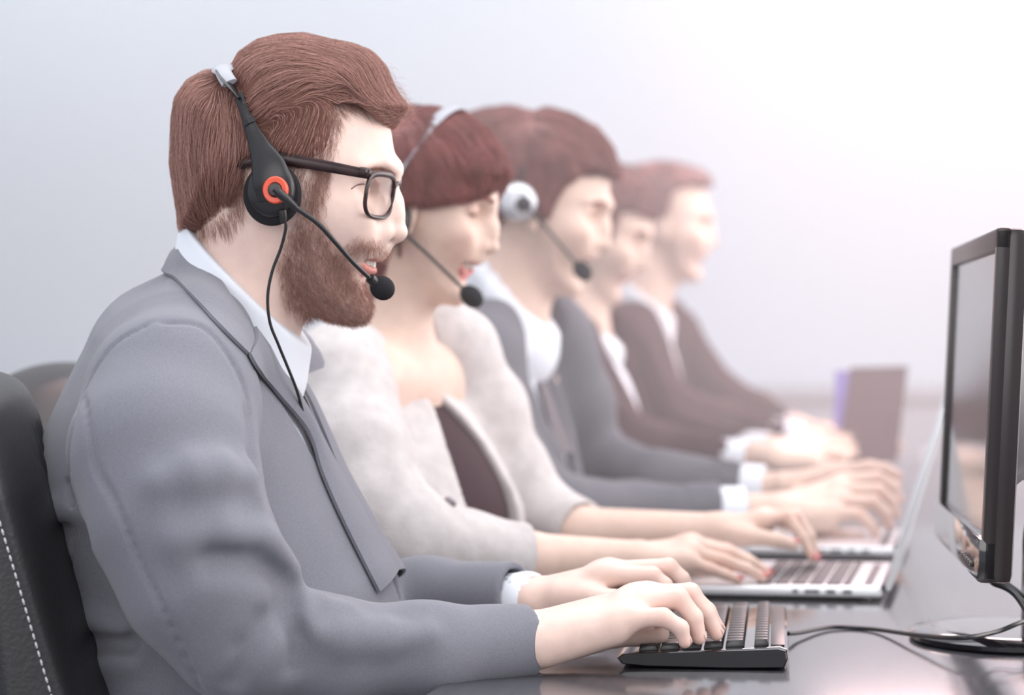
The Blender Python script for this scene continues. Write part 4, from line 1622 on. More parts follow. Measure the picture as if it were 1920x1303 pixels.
def woman():
    fr = Frame(735, 2.90, 25.0)
    L, D = fr.L, fr.D
    p = empty('person', fr.o, fr.yaw, 'smiling dark-haired person in a cream jacket with red nails typing on a laptop', 'person', 'call centre workers along the desk')
    hf = head_frame(fr, 772, 394, -11.0, 8.0, 0.875)
    hc, HR, sc = hf
    W = lambda v: HR @ (np.asarray(v, float) * sc) + hc
    neck = L(722, 655)
    # forearms and hands
    ar = [L(640, 760, 0.15), L(690, 900, 0.19), L(760, 1015, 0.20), D(985, 1052, 2.74), D(1195, 1047, 2.80)]
    al = [L(830, 740, -0.15), L(900, 880, -0.20), L(975, 985, -0.22), D(1090, 1000, 3.02), D(1345, 993, 2.99)]
    FLUSH.clear()
    near = make_hand(fr, [(1200, 1050, 2.790), (1200, 1044, 2.825)],
                     [(1288, 1052, 2.785), (1298, 1036, 2.802), (1302, 1024, 2.825), (1298, 1018, 2.848)],
                     [[(1330, 1066, 2.783), (1360, 1077, 2.785), (1384, 1087, 2.785)],
                      [(1356, 1051, 2.800), (1400, 1067, 2.800), (1431, 1083, 2.800)],
                      [(1368, 1037, 2.823), (1410, 1055, 2.823), (1440, 1075, 2.823)],
                      [(1362, 1031, 2.848), (1400, 1048, 2.848), (1428, 1069, 2.848)]],
                     [(1235, 1055, 2.85), (1290, 1066, 2.88), (1330, 1072, 2.89), (1362, 1078, 2.89)],
                     [((1215, 1058, 2.79), (1275, 1066, 2.788), 0.013, 0.010)],
                     scale=0.86, wr=0.018, nail_mat=M['nail_red'], nail_parent=p, at=D)
    far = make_hand(fr, [(1348, 995, 3.02), (1348, 990, 2.985)],
                    [(1430, 975, 3.045), (1440, 970, 3.025), (1440, 970, 3.00), (1428, 975, 2.98)],
                    [[(1480, 978, 3.05), (1505, 1005, 3.05), (1512, 1030, 3.05)],
                     [(1492, 970, 3.03), (1516, 1002, 3.03), (1526, 1036, 3.03)],
                     [(1492, 968, 3.005), (1518, 1005, 3.005), (1530, 1042, 3.005)],
                     [(1474, 967, 2.98), (1505, 1007, 2.975), (1523, 1045, 2.97)]],
                    [(1372, 1000, 2.97), (1420, 1007, 2.95), (1458, 1013, 2.945), (1489, 1022, 2.945)],
                    [((1365, 1005, 3.01), (1430, 995, 3.03), 0.014, 0.011), ((1368, 1002, 2.98), (1400, 1005, 2.962), 0.015, 0.012)],
                    scale=0.86, wr=0.018, nail_mat=M['nail_red'], nail_parent=p, at=D)
    chest = [(chain([L(690, 705, 0.10), L(730, 722, 0.0), L(800, 695, -0.10)], [0.042, 0.050, 0.042], 0.03), 0.05)]
    person_skin(fr, hf, (neck, 0.86), (ar, al), [0.042, 0.040, 0.036, 0.031, 0.0195], (near, far), SKIN2, 0.0027, head_sdf(True, mouth='wide', wide=0.97, ears=True),
                (-0.30, -0.36, 0.62), (0.72, 0.40, 1.34), p, blush=0.35, chest=chest, lip=(0.62, 0.20, 0.19), mouth='wide')
    eyes(p, hc, HR, sc, look=(1, 0, -0.7), iris=(0.05, 0.03, 0.02))
    teeth(p, hc, HR, sc)
    # closed lids with lashes, brows
    for sg in (-1, 1):
        c = hp(681, 352, sg * 31.5)
        arc = [W(c + [0.0085, sg * (-0.012), -0.0035]), W(c + [0.0125, sg * (-0.004), -0.0048]), W(c + [0.0125, sg * 0.005, -0.0045]), W(c + [0.0095, sg * 0.0125, -0.0025])]
        MB().tube(smooth_path(arc, 5), 0.0013, 6).build('eyelashes', M['hair_dark'], p)
        lid = SDF().u(ell(W(c + [0.0008, 0, 0.0016]), (0.0132, 0.0142, 0.0124), HR))
        lid.cut(plane(W(c + [0, 0, -0.0042]), HR @ np.array([0.25, 0, -1.0])), 0.001)
        lid.cut(plane(W(c), HR @ np.array([-1.0, 0, 0])))
        V, Q = lid.mesh(W(c) - 0.018, W(c) + 0.018, 0.0012)
        np_mesh('eyelid', V, Q, M['skin'], p, np.tile(SKIN2 * [0.95, 0.85, 0.85], (len(V), 1)))
        br_ = [W(hp(742, 320, sg * 12)), W(hp(733, 311, sg * 26)), W(hp(708, 318, sg * 42))]
        MB().tube(smooth_path(br_, 6), [0.0012] + [0.0022] * 11 + [0.001], 8).build('eyebrow', M['hair_dark'], p)
    # hair: smooth swept fringe, falling behind the ear to the nape
    out = to_head(fr, hf, [(960, 330), (952, 308), (938, 280), (905, 245), (868, 226), (843, 221), (815, 212), (790, 203), (760, 200), (728, 212), (702, 240), (688, 285),
                           (684, 340), (686, 420), (688, 500), (690, 560), (704, 598), (728, 600), (745, 560), (760, 480), (800, 420), (880, 400), (940, 375)])
    area = to_head(fr, hf, [(985, 300, 0), (957, 318, 0), (940, 338, 0), (928, 352, .015), (908, 366, .03), (880, 378), (828, 389), (784, 390), (764, 402), (757, 440), (745, 500), (733, 560), (722, 604), (690, 610), (640, 600), (640, 150), (960, 150, 0), (1000, 280, 0)], 0.055)
    dfn = guided([(hx(480), hz(100), .6, -.6), (hx(600), hz(130), .8, -.6), (hx(680), hz(180), .7, -.75), (hx(560), hz(250), .3, -.9), (hx(480), hz(300), -.15, -1), (hx(440), hz(200), -.3, -1),
                  (hx(420), hz(400), 0, -1), (hx(640), hz(290), .6, -.7), (hx(430), hz(560), .1, -1)], lambda P: P)
    simple_hair(p, fr, hf, out, area, 0.06, M['hair_dark'], 0.013, 0.0032, (5000, 0.06, dfn, 21))
    # dark top under the jacket
    o1 = fr.outline([(640, 690), (590, 760), (560, 860), (560, 1000), (575, 1180), (600, 1330), (905, 1330), (915, 1180), (925, 1080), (925, 1000), (918, 940), (890, 870), (850, 805), (805, 748), (770, 720)])
    zw = [(L(0, y)[2], w) for y, w in ((1330, .165), (1100, .155), (950, .150), (850, .155), (760, .165), (700, .12), (640, .08))]
    topf, _ = coat(fr, o1, zw, 0.10, [], [], [])
    V, Q = topf.mesh((-0.3, -0.3, 0.60), (0.35, 0.3, 1.08), 0.005)
    np_mesh('top', V, Q, M['top'], p)
    # jacket
    o2 = fr.outline([(655, 628), (600, 660), (560, 715), (530, 790), (520, 880), (525, 1000), (550, 1180), (580, 1330), (930, 1330), (940, 1180), (945, 1060), (945, 990), (932, 930), (900, 862), (860, 800), (815, 745), (775, 705), (740, 660)])
    zw2 = [(z, w + 0.012) for z, w in zw]
    sl_r = [L(628, 730, 0.15), L(650, 850, 0.185), L(690, 960, 0.20), L(770, 1020, 0.19), D(880, 1040, 2.72), D(985, 1051, 2.74)]
    sl_l = [L(845, 665, -0.15), L(890, 780, -0.19), L(950, 900, -0.22), L(1000, 965, -0.23), D(1090, 996, 3.02)]
    j, Wt = coat(fr, o2, zw2, 0.105, [sl_r, sl_l], [[.060, .064, .062, .052, .044, .041], [.056, .060, .054, .046, .038]],
                 [[(L(690, 650, 0.06), .030), (L(650, 680, 0.11), .045), (L(632, 715, 0.145), .055)], [(L(765, 625, -0.07), .030), (L(810, 615, -0.12), .040), (L(842, 650, -0.15), .05)]])
    zz = lambda y: L(0, y)[2]
    vee = vee_fn([(zz(1150), .062), (zz(1000), .066), (zz(900), .060), (zz(820), .048), (zz(740), .018), (zz(700), .006)],
                 [(zz(1150), L(860, 1150)[0]), (zz(900), L(820, 900)[0]), (zz(720), L(720, 720)[0])], zz(1330))
    nk = chain([L(735, 560), L(728, 650, 0.0), L(752, 706, 0.0)], [0.070, 0.078, 0.050], 0.01)
    oc = open_coat(j, vee, nk, [(sl_r[-1], unit(sl_r[-1] - sl_r[-2]), .033), (sl_l[-1], unit(sl_l[-1] - sl_l[-2]), .032)], seed=8, wrinkle=0.0022)
    V, Q = oc.mesh((-0.34, -0.36, 0.60), (0.50, 0.36, 1.10), 0.0038)
    jo = np_mesh('jacket', V, Q, M['cream'], p)
    # edge band down both fronts, a button and the dark pocket
    P = trace(fr, j, [843], [943])
    nrm = j.grad(P, 0.004)
    MB().lathe([(0.0, 0.0045), (0.004, 0.0045), (0.0065, 0.003), (0.007, 0.0), (0.006, -0.003)], P[0] + nrm[0] * 0.001, nrm[0], 24).build('button', M['lining'], jo)
    lower_body(p, -0.10, M['suit_black'])
    headset_simple(fr, hc, HR, sc, 'headset with a pale grey band worn by the person in the cream jacket', D(884, 556, 2.84), M['black'], M['pad'], 0.0085, cup_px=(478, 405), top_px=600)
    return dict(p=p, fr=fr, hf=hf)


def suit_man(name_label, fr, hf, neck, arms, arm_r, hands, cuffs_len, outline, zw, Dp, sleeves, sl_r, yoke, vee, nk, suit, h, hair, skin=SKIN2, tie=None, collar=None, lapels=(), mouth='open',
             lo=(-0.34, -0.40, 0.62), hi=(0.80, 0.42, 1.36), shirt_mat='shirt', hip=-0.10, hair_mat='hair_dark', beard=None):
    p = empty('person', fr.o, fr.yaw, name_label, 'person', 'call centre workers along the desk')
    FLUSH.clear()
    hands = hands(p)
    arms = [list(s_[:-1]) + [a_[-1]] for s_, a_ in zip(sleeves, arms)]
    hc, HR, sc = hf
    person_skin(fr, hf, (neck, 1.0), arms, [[r_ * 0.58 for r_ in rr[:-1]] + [arm_r[-1]] for rr in sl_r], hands, skin, h, head_sdf(False, mouth=mouth), lo, hi, p, blush=0.15, beard=beard)
    eyes(p, hc, HR, sc, look=(1, 0, -0.45), iris=(0.05, 0.03, 0.02))
    if mouth == 'open':
        teeth(p, hc, HR, sc)
    W = lambda v: HR @ (np.asarray(v, float) * sc) + hc
    for sg in (-1, 1):
        br_ = [W(hp(745, 322, sg * 10)), W(hp(735, 315, sg * 26)), W(hp(703, 322, sg * 42))]
        MB().tube(smooth_path(br_, 6), [0.0018] + [0.0032] * 11 + [0.0015], 8).build('eyebrow', M[hair_mat], p)
    simple_hair(p, fr, hf, *hair)
    j, Wt = coat(fr, outline, zw, Dp, sleeves, sl_r, yoke)
    # shirt: body and collar
    sh = SDF()
    sd_in = [(z, w - 0.012) for z, w in zw]
    s0, _ = coat(fr, [(a - 0.013 * (1 if a > 0 else -1), b - 0.004) for a, b in outline], sd_in, Dp - 0.004, [], [], [])
    sh.ops += s0.ops
    if collar is not None:
        sh.u(collar[0], 0.006)
    V, Q = sh.mesh((-0.4, -0.3, 0.60), (0.45, 0.3, 1.25), h * 1.4)
    so = np_mesh('shirt', V, Q, M[shirt_mat], p)
    oc = open_coat(j, vee, nk, [(s[-1], unit(s[-1] - s[-2]), r[-1] - 0.0045) for s, r in zip(sleeves, sl_r)], seed=int(h * 1e4), wrinkle=0.0024)
    V, Q = oc.mesh((-0.42, -0.40, 0.60), (0.75, 0.40, 1.20), h * 1.35)
    jo = np_mesh('jacket', V, Q, M[suit], p)
    for s, r, ln in zip(sleeves, sl_r, cuffs_len):
        if ln:
            cuff(p, s[-1], s[-1] - s[-2], r[-1] - 0.005, ln, M['shirt'])
    for A, B, f, mat, lf in lapels:
        strip('lapel' if mat == suit else 'collar_wing', fr, {'j': j, 's': sh}[f], A, B, M[mat], jo if f == 'j' else so, n=24, m=6, lift=lf, thick=0.003, roll=0.004)
    if tie is not None:
        m = MB()
        rows = []
        for (c, w_) in tie:
            rows.append([m.bm.verts.new(np.asarray(c) + np.array([-0.004 * abs(k) - 0.001, k * w_, 0])) for k in (-1, -0.5, 0, 0.5, 1)])
        for a, b_ in zip(rows, rows[1:]):
            for q in range(4):
                m.bm.faces.new((a[q], a[q + 1], b_[q + 1], b_[q]))
        bmesh.ops.solidify(m.bm, geom=m.bm.faces[:], thickness=0.005)
        m.build('tie', M['tie_grey'], p)
    lower_body(p, hip, M[suit])
    return dict(p=p, fr=fr, hf=hf, j=j, sh=sh)


def third():
    fr = Frame(985, 3.50, 17.0)
    L, D = fr.L, fr.D
    hf = head_frame(fr, 996, 396, -5.0, 8.0, 0.95)
    zz = lambda y: L(0, y)[2]
    ar = [L(895, 680, .17), L(930, 820, .21), L(1010, 935, .21), D(1200, 960, 3.36), D(1462, 955, 3.38)]
    al = [L(1030, 650, -.17), L(1060, 760, -.21), L(1110, 870, -.22), D(1260, 905, 3.62), D(1470, 915, 3.58)]

    def hands(p):
        n = make_hand(fr, [(1466, 962, 3.36), (1466, 950, 3.395)],
                      [(1560, 962, 3.36), (1578, 940, 3.385), (1586, 920, 3.41), (1586, 902, 3.435)],
                      [[(1608, 962, 3.36), (1632, 982, 3.36), (1642, 1003, 3.36)], [(1638, 940, 3.385), (1662, 962, 3.385), (1668, 986, 3.385)],
                       [(1648, 918, 3.41), (1674, 940, 3.41), (1680, 965, 3.41)], [(1645, 895, 3.44), (1676, 912, 3.44), (1688, 938, 3.44)]],
                      [(1500, 980, 3.42), (1545, 1000, 3.45), (1585, 1008, 3.46), (1615, 1008, 3.46)],
                      [((1480, 972, 3.36), (1550, 975, 3.36), .018, .014)], at=D, nail_mat=M['nail'], nail_parent=p)
        f = make_hand(fr, [(1472, 920, 3.60), (1472, 910, 3.565)],
                      [(1570, 900, 3.63), (1580, 890, 3.61), (1582, 884, 3.585), (1572, 884, 3.56)],
                      [[(1620, 900, 3.63), (1642, 920, 3.63), (1648, 945, 3.63)], [(1640, 890, 3.61), (1664, 905, 3.61), (1670, 930, 3.61)],
                       [(1645, 882, 3.585), (1672, 890, 3.585), (1684, 912, 3.585)], [(1630, 874, 3.55), (1662, 878, 3.545), (1685, 892, 3.54)]],
                      [(1500, 930, 3.54), (1550, 945, 3.52), (1590, 955, 3.51), (1620, 965, 3.51)],
                      [((1490, 925, 3.60), (1560, 915, 3.61), .017, .013)], at=D, nail_mat=M['nail'], nail_parent=p)
        return n, f
    outline = fr.outline([(925, 555), (880, 585), (845, 640), (820, 720), (805, 830), (810, 960), (830, 1150), (1085, 1150), (1092, 1000), (1086, 930), (1070, 850), (1050, 780), (1030, 720), (1010, 665), (985, 615)])
    zw = [(zz(1150), .175), (zz(900), .175), (zz(750), .18), (zz(680), .17), (zz(620), .13), (zz(560), .08)]
    sleeves = [[L(885, 680, .17), L(890, 800, .21), L(950, 900, .225), L(1030, 945, .21), D(1180, 958, 3.36), D(1348, 957, 3.37)],
               [L(1030, 650, -.17), L(1062, 760, -.21), L(1110, 865, -.225), D(1240, 905, 3.63), D(1395, 912, 3.60)]]
    rad = [[.066, .070, .060, .046, .037, .0365], [.066, .066, .050, .041, .0365]]
    yoke = [[(L(945, 600, .05), .035), (L(905, 640, .11), .05), (L(888, 680, .16), .06)], [(L(990, 590, -.05), .035), (L(1015, 610, -.11), .05), (L(1028, 650, -.16), .06)]]
    vee = vee_fn([(zz(930), .004), (zz(640), .078)], [(zz(930), L(1040, 930)[0]), (zz(640), L(950, 640)[0])], zz(930))
    nk = cap(L(965, 480), L(952, 640), .072, .074)
    col = SDF().u(cap(L(972, 470), L(955, 650), .064, .069))
    col.cut(plane(L(952, 533), np.array([.70, 0, .71])), .003)
    tie = [(L(x + 3, y), w) for x, y, w in ((1000, 662, .012), (1012, 690, .017), (1028, 735, .024), (1050, 800, .032), (1068, 850, .038))]
    hair = (to_head(fr, hf, [(1162, 330), (1158, 312), (1148, 280), (1118, 240), (1075, 217), (1050, 208), (1026, 203), (1000, 209), (975, 204), (955, 200), (915, 205), (885, 214), (868, 230), (862, 280), (866, 340), (885, 400), (905, 440), (940, 445), (1000, 430), (1080, 370), (1140, 350)]),
            to_head(fr, hf, [(1180, 322), (1150, 330), (1120, 322), (1086, 330), (1064, 347), (1046, 375), (1032, 405), (1014, 412), (1005, 390), (985, 350), (955, 352), (945, 400), (930, 440), (905, 452), (840, 440), (840, 150), (1180, 150)], .06),
            .06, M['hair_mid'], .013, .0034, (4500, .045, guided([(hx(430), hz(120), -.5, -.8), (hx(400), hz(250), -.1, -1), (hx(560), hz(90), .9, -.1), (hx(680), hz(150), .8, -.6), (hx(560), hz(200), .5, -.8), (hx(600), hz(290), -.1, -1), (hx(440), hz(380), .1, -1)], lambda P: P), 31))
    laps = [([(908, 484), (946, 534), (979, 590), (1000, 646)], [(890, 490), (911, 545), (933, 604), (966, 700)], 's', 'shirt', (0.003, 0.010))]
    w = suit_man('dark-haired person in a mid grey suit with a silver headset, third along the desk', fr, hf, L(952, 640), (ar, al), [.040, .037, .030, .025, .0215], hands, (.034, .030),
                 outline, zw, .115, sleeves, rad, yoke, vee, nk, 'suit_mid', .0034, hair, tie=tie, collar=(lambda P: col(P), 0), lapels=laps)
    hc, HR, sc = hf
    headset_simple(fr, hc, HR, sc, 'headset with a round silver ear cup worn by the person in the mid grey suit', D(1092, 508, 3.42), M['silver'], M['black'], 0.004, cup_px=(484, 350), top_z=100)
    return w


def fourth():
    fr = Frame(1130, 4.40, 16.0)
    L, D = fr.L, fr.D
    hf = head_frame(fr, 1102, 436, 0.0, 14.0, 0.96)
    zz = lambda y: L(0, y)[2]
    ar = [L(1045, 660, .17), L(1090, 770, .21), L(1170, 845, .21), D(1290, 862, 4.25), D(1446, 852, 4.22)]
    al = [L(1150, 650, -.17), L(1180, 740, -.21), L(1240, 820, -.22), D(1340, 850, 4.55), D(1480, 842, 4.48)]

    def hands(p):
        n = make_hand(fr, [(1450, 862, 4.21), (1450, 846, 4.24)],
                      [(1522, 866, 4.21), (1532, 850, 4.235), (1536, 836, 4.26), (1532, 824, 4.285)],
                      [[(1556, 872, 4.22), (1575, 872, 4.25), (1588, 868, 4.28)], [(1570, 852, 4.25), (1592, 852, 4.29), (1604, 852, 4.33)],
                       [(1572, 836, 4.28), (1596, 836, 4.32), (1608, 838, 4.36)], [(1568, 822, 4.30), (1592, 820, 4.34), (1606, 822, 4.38)]],
                      [(1480, 832, 4.28), (1520, 822, 4.29), (1555, 836, 4.27), (1585, 860, 4.24)],
                      [((1462, 865, 4.21), (1520, 868, 4.21), .018, .014)], at=D)
        f = make_hand(fr, [(1486, 850, 4.50), (1486, 838, 4.47)],
                      [(1560, 862, 4.50), (1570, 848, 4.49), (1574, 834, 4.47), (1570, 824, 4.45)],
                      [[(1600, 868, 4.50), (1640, 868, 4.48), (1668, 862, 4.45)], [(1610, 852, 4.49), (1650, 852, 4.47), (1684, 848, 4.43)],
                       [(1612, 838, 4.47), (1652, 838, 4.45), (1686, 836, 4.42)], [(1606, 826, 4.45), (1650, 824, 4.44), (1682, 826, 4.42)]],
                      [(1510, 830, 4.45), (1560, 815, 4.43), (1600, 815, 4.42), (1630, 820, 4.41)],
                      [((1500, 855, 4.50), (1555, 858, 4.50), .018, .014)], at=D)
        return n, f
    outline = fr.outline([(1065, 590), (1030, 620), (1005, 680), (990, 760), (990, 860), (1005, 1000), (1225, 1000), (1232, 900), (1228, 840), (1212, 780), (1190, 715), (1165, 665), (1130, 625)])
    zw = [(zz(1000), .175), (zz(850), .175), (zz(720), .18), (zz(670), .17), (zz(630), .13), (zz(590), .08)]
    sleeves = [[L(1045, 665, .17), L(1065, 750, .21), L(1130, 822, .225), D(1230, 850, 4.27), D(1372, 858, 4.22)],
               [L(1150, 655, -.17), L(1185, 735, -.21), L(1245, 810, -.22), D(1320, 836, 4.58), D(1412, 842, 4.52)]]
    rad = [[.068, .070, .062, .050, .036], [.066, .066, .055, .044, .036]]
    yoke = [[(L(1090, 620, .05), .035), (L(1062, 650, .11), .05), (L(1048, 675, .16), .06)], [(L(1125, 615, -.05), .035), (L(1140, 625, -.11), .05), (L(1150, 655, -.16), .06)]]
    vee = vee_fn([(zz(850), .004), (zz(650), .062)], [(zz(850), L(1195, 850)[0]), (zz(650), L(1100, 650)[0])], zz(850))
    nk = cap(L(1085, 530), L(1092, 650), .072, .074)
    col = SDF().u(cap(L(1085, 520), L(1095, 660), .064, .069))
    col.cut(plane(L(1088, 590), np.array([.62, 0, .78])), .003)
    hair = (to_head(fr, hf, [(1232, 440), (1228, 410), (1218, 375), (1195, 340), (1160, 318), (1120, 308), (1080, 312), (1040, 335), (1015, 380), (1010, 430), (1020, 480), (1050, 500), (1120, 490), (1200, 460)]),
            to_head(fr, hf, [(1260, 400), (1226, 410), (1205, 405), (1185, 392), (1168, 396), (1158, 420), (1148, 450), (1130, 462), (1100, 440), (1070, 450), (1060, 500), (1000, 510), (990, 280), (1260, 280)], .06),
            .06, M['hair_mid'], .012, .0045, (2500, .045, guided([(hx(430), hz(150), -.4, -.9), (hx(600), hz(110), .9, -.3), (hx(450), hz(350), 0, -1)], lambda P: P), 41))
    laps = [([(1052, 575), (1068, 610), (1085, 645), (1098, 665)], [(1066, 566), (1092, 590), (1110, 615), (1112, 640)], 's', 'shirt', (0.010, 0.010))]
    return suit_man('dark-suited person with bowed head holding an upright brown board, fourth along the desk', fr, hf, L(1088, 655), (ar, al), [.040, .037, .030, .025, .022], hands, (.030, .034),
                    outline, zw, .115, sleeves, rad, yoke, vee, nk, 'suit_dark', .0046, hair, collar=(lambda P: col(P), 0), lapels=laps, mouth='closed')


def fifth():
    fr = Frame(1235, 5.10, 11.0)
    L, D = fr.L, fr.D
    hf = head_frame(fr, 1234, 430, -2.0, -2.0, 0.95)
    zz = lambda y: L(0, y)[2]
    ar = [L(1165, 640, .17), L(1205, 720, .21), L(1280, 780, .20), D(1400, 806, 4.98), D(1528, 828, 4.95)]
    al = [L(1250, 630, -.17), L(1290, 700, -.21), L(1350, 755, -.22), D(1430, 780, 5.28), D(1535, 815, 5.2)]

    def hands(p):
        n = make_hand(fr, [(1530, 836, 4.94), (1530, 822, 4.97)],
                      [(1585, 850, 4.94), (1592, 838, 4.96), (1594, 826, 4.985), (1590, 818, 5.01)],
                      [[(1612, 856, 4.94), (1628, 866, 4.94), (1634, 880, 4.94)], [(1622, 838, 4.96), (1640, 850, 4.96), (1646, 868, 4.96)],
                       [(1624, 824, 4.985), (1642, 838, 4.985), (1648, 858, 4.985)], [(1618, 814, 5.01), (1636, 828, 5.01), (1642, 848, 5.01)]],
                      [(1548, 812, 5.0), (1572, 800, 5.0), (1590, 796, 5.0), (1606, 798, 5.0)],
                      [((1540, 842, 4.94), (1580, 852, 4.94), .017, .013)], at=D)
        f = make_hand(fr, [(1538, 822, 5.22), (1538, 810, 5.19)],
                      [(1592, 822, 5.24), (1600, 812, 5.22), (1602, 804, 5.20), (1596, 800, 5.17)],
                      [[(1620, 826, 5.24), (1634, 838, 5.24), (1640, 850, 5.24)], [(1630, 812, 5.22), (1648, 824, 5.22), (1654, 840, 5.22)],
                       [(1632, 804, 5.2), (1650, 816, 5.2), (1656, 832, 5.2)], [(1624, 798, 5.17), (1642, 810, 5.17), (1648, 826, 5.17)]],
                      [(1552, 815, 5.15), (1576, 822, 5.13), (1596, 830, 5.12), (1612, 838, 5.12)],
                      [((1548, 824, 5.22), (1588, 824, 5.23), .017, .013)], at=D)
        return n, f
    outline = fr.outline([(1180, 555), (1150, 585), (1130, 640), (1120, 720), (1120, 820), (1135, 960), (1300, 960), (1305, 860), (1302, 800), (1295, 740), (1285, 690), (1270, 640), (1252, 605), (1225, 580)])
    zw = [(zz(960), .175), (zz(800), .175), (zz(680), .18), (zz(630), .17), (zz(600), .13), (zz(560), .08)]
    sleeves = [[L(1165, 640, .17), L(1190, 715, .21), L(1255, 768, .215), D(1360, 795, 5.0), D(1475, 818, 4.97)],
               [L(1250, 630, -.17), L(1290, 695, -.21), L(1350, 745, -.22), D(1420, 772, 5.3), D(1492, 806, 5.24)]]
    rad = [[.066, .066, .052, .042, .034], [.066, .062, .048, .040, .034]]
    yoke = [[(L(1200, 590, .05), .035), (L(1180, 615, .11), .05), (L(1168, 645, .16), .06)], [(L(1225, 580, -.05), .035), (L(1240, 600, -.11), .05), (L(1250, 630, -.16), .06)]]
    vee = vee_fn([(zz(790), .020), (zz(600), .060)], [(zz(790), L(1260, 790)[0]), (zz(600), L(1195, 600)[0])], zz(800))
    nk = cap(L(1205, 510), L(1200, 620), .072, .074)
    col = SDF().u(cap(L(1208, 500), L(1200, 620), .064, .069))
    col.cut(plane(L(1210, 552), np.array([.62, 0, .78])), .003)
    hair = (to_head(fr, hf, [(1336, 345), (1328, 328), (1310, 318), (1270, 306), (1226, 302), (1195, 308), (1170, 330), (1158, 370), (1158, 420), (1165, 465), (1185, 480), (1230, 470), (1310, 390)]),
            to_head(fr, hf, [(1350, 338), (1328, 346), (1300, 346), (1276, 350), (1260, 366), (1254, 395), (1244, 412), (1225, 405), (1205, 420), (1195, 460), (1180, 486), (1140, 480), (1140, 280), (1350, 280)], .06),
            .06, M['hair_mid'], .010, .005, (2000, .04, guided([(hx(430), hz(150), -.4, -.9), (hx(600), hz(110), .9, -.2), (hx(450), hz(350), 0, -1)], lambda P: P), 51))
    return suit_man('short-haired person in a dark suit and white shirt at the far end of the desk', fr, hf, L(1200, 615), (ar, al), [.040, .037, .030, .025, .022], hands, (.03, .03),
                    outline, zw, .115, sleeves, rad, yoke, vee, nk, 'suit_black', .005, hair, collar=(lambda P: col(P), 0), mouth='closed')


M['hair_mid'] = material('mid_brown_hair', (0.21, 0.068, 0.060), rough=0.45, noise=0.25, nscale=30)
woman()
third()
fourth()
fifth()
# ------------------------------------------------------------------ things on the desk
def wpt(px, py, depth):
    return Vector(((px - CX) / F * depth, depth, CZ - (py - HY) / F * depth))


def on_z(px, py, z):
    """point at height z seen at a pixel"""
    Y = F * (CZ - z) / (py - HY)
    return Vector(((px - CX) / F * Y, Y, z))


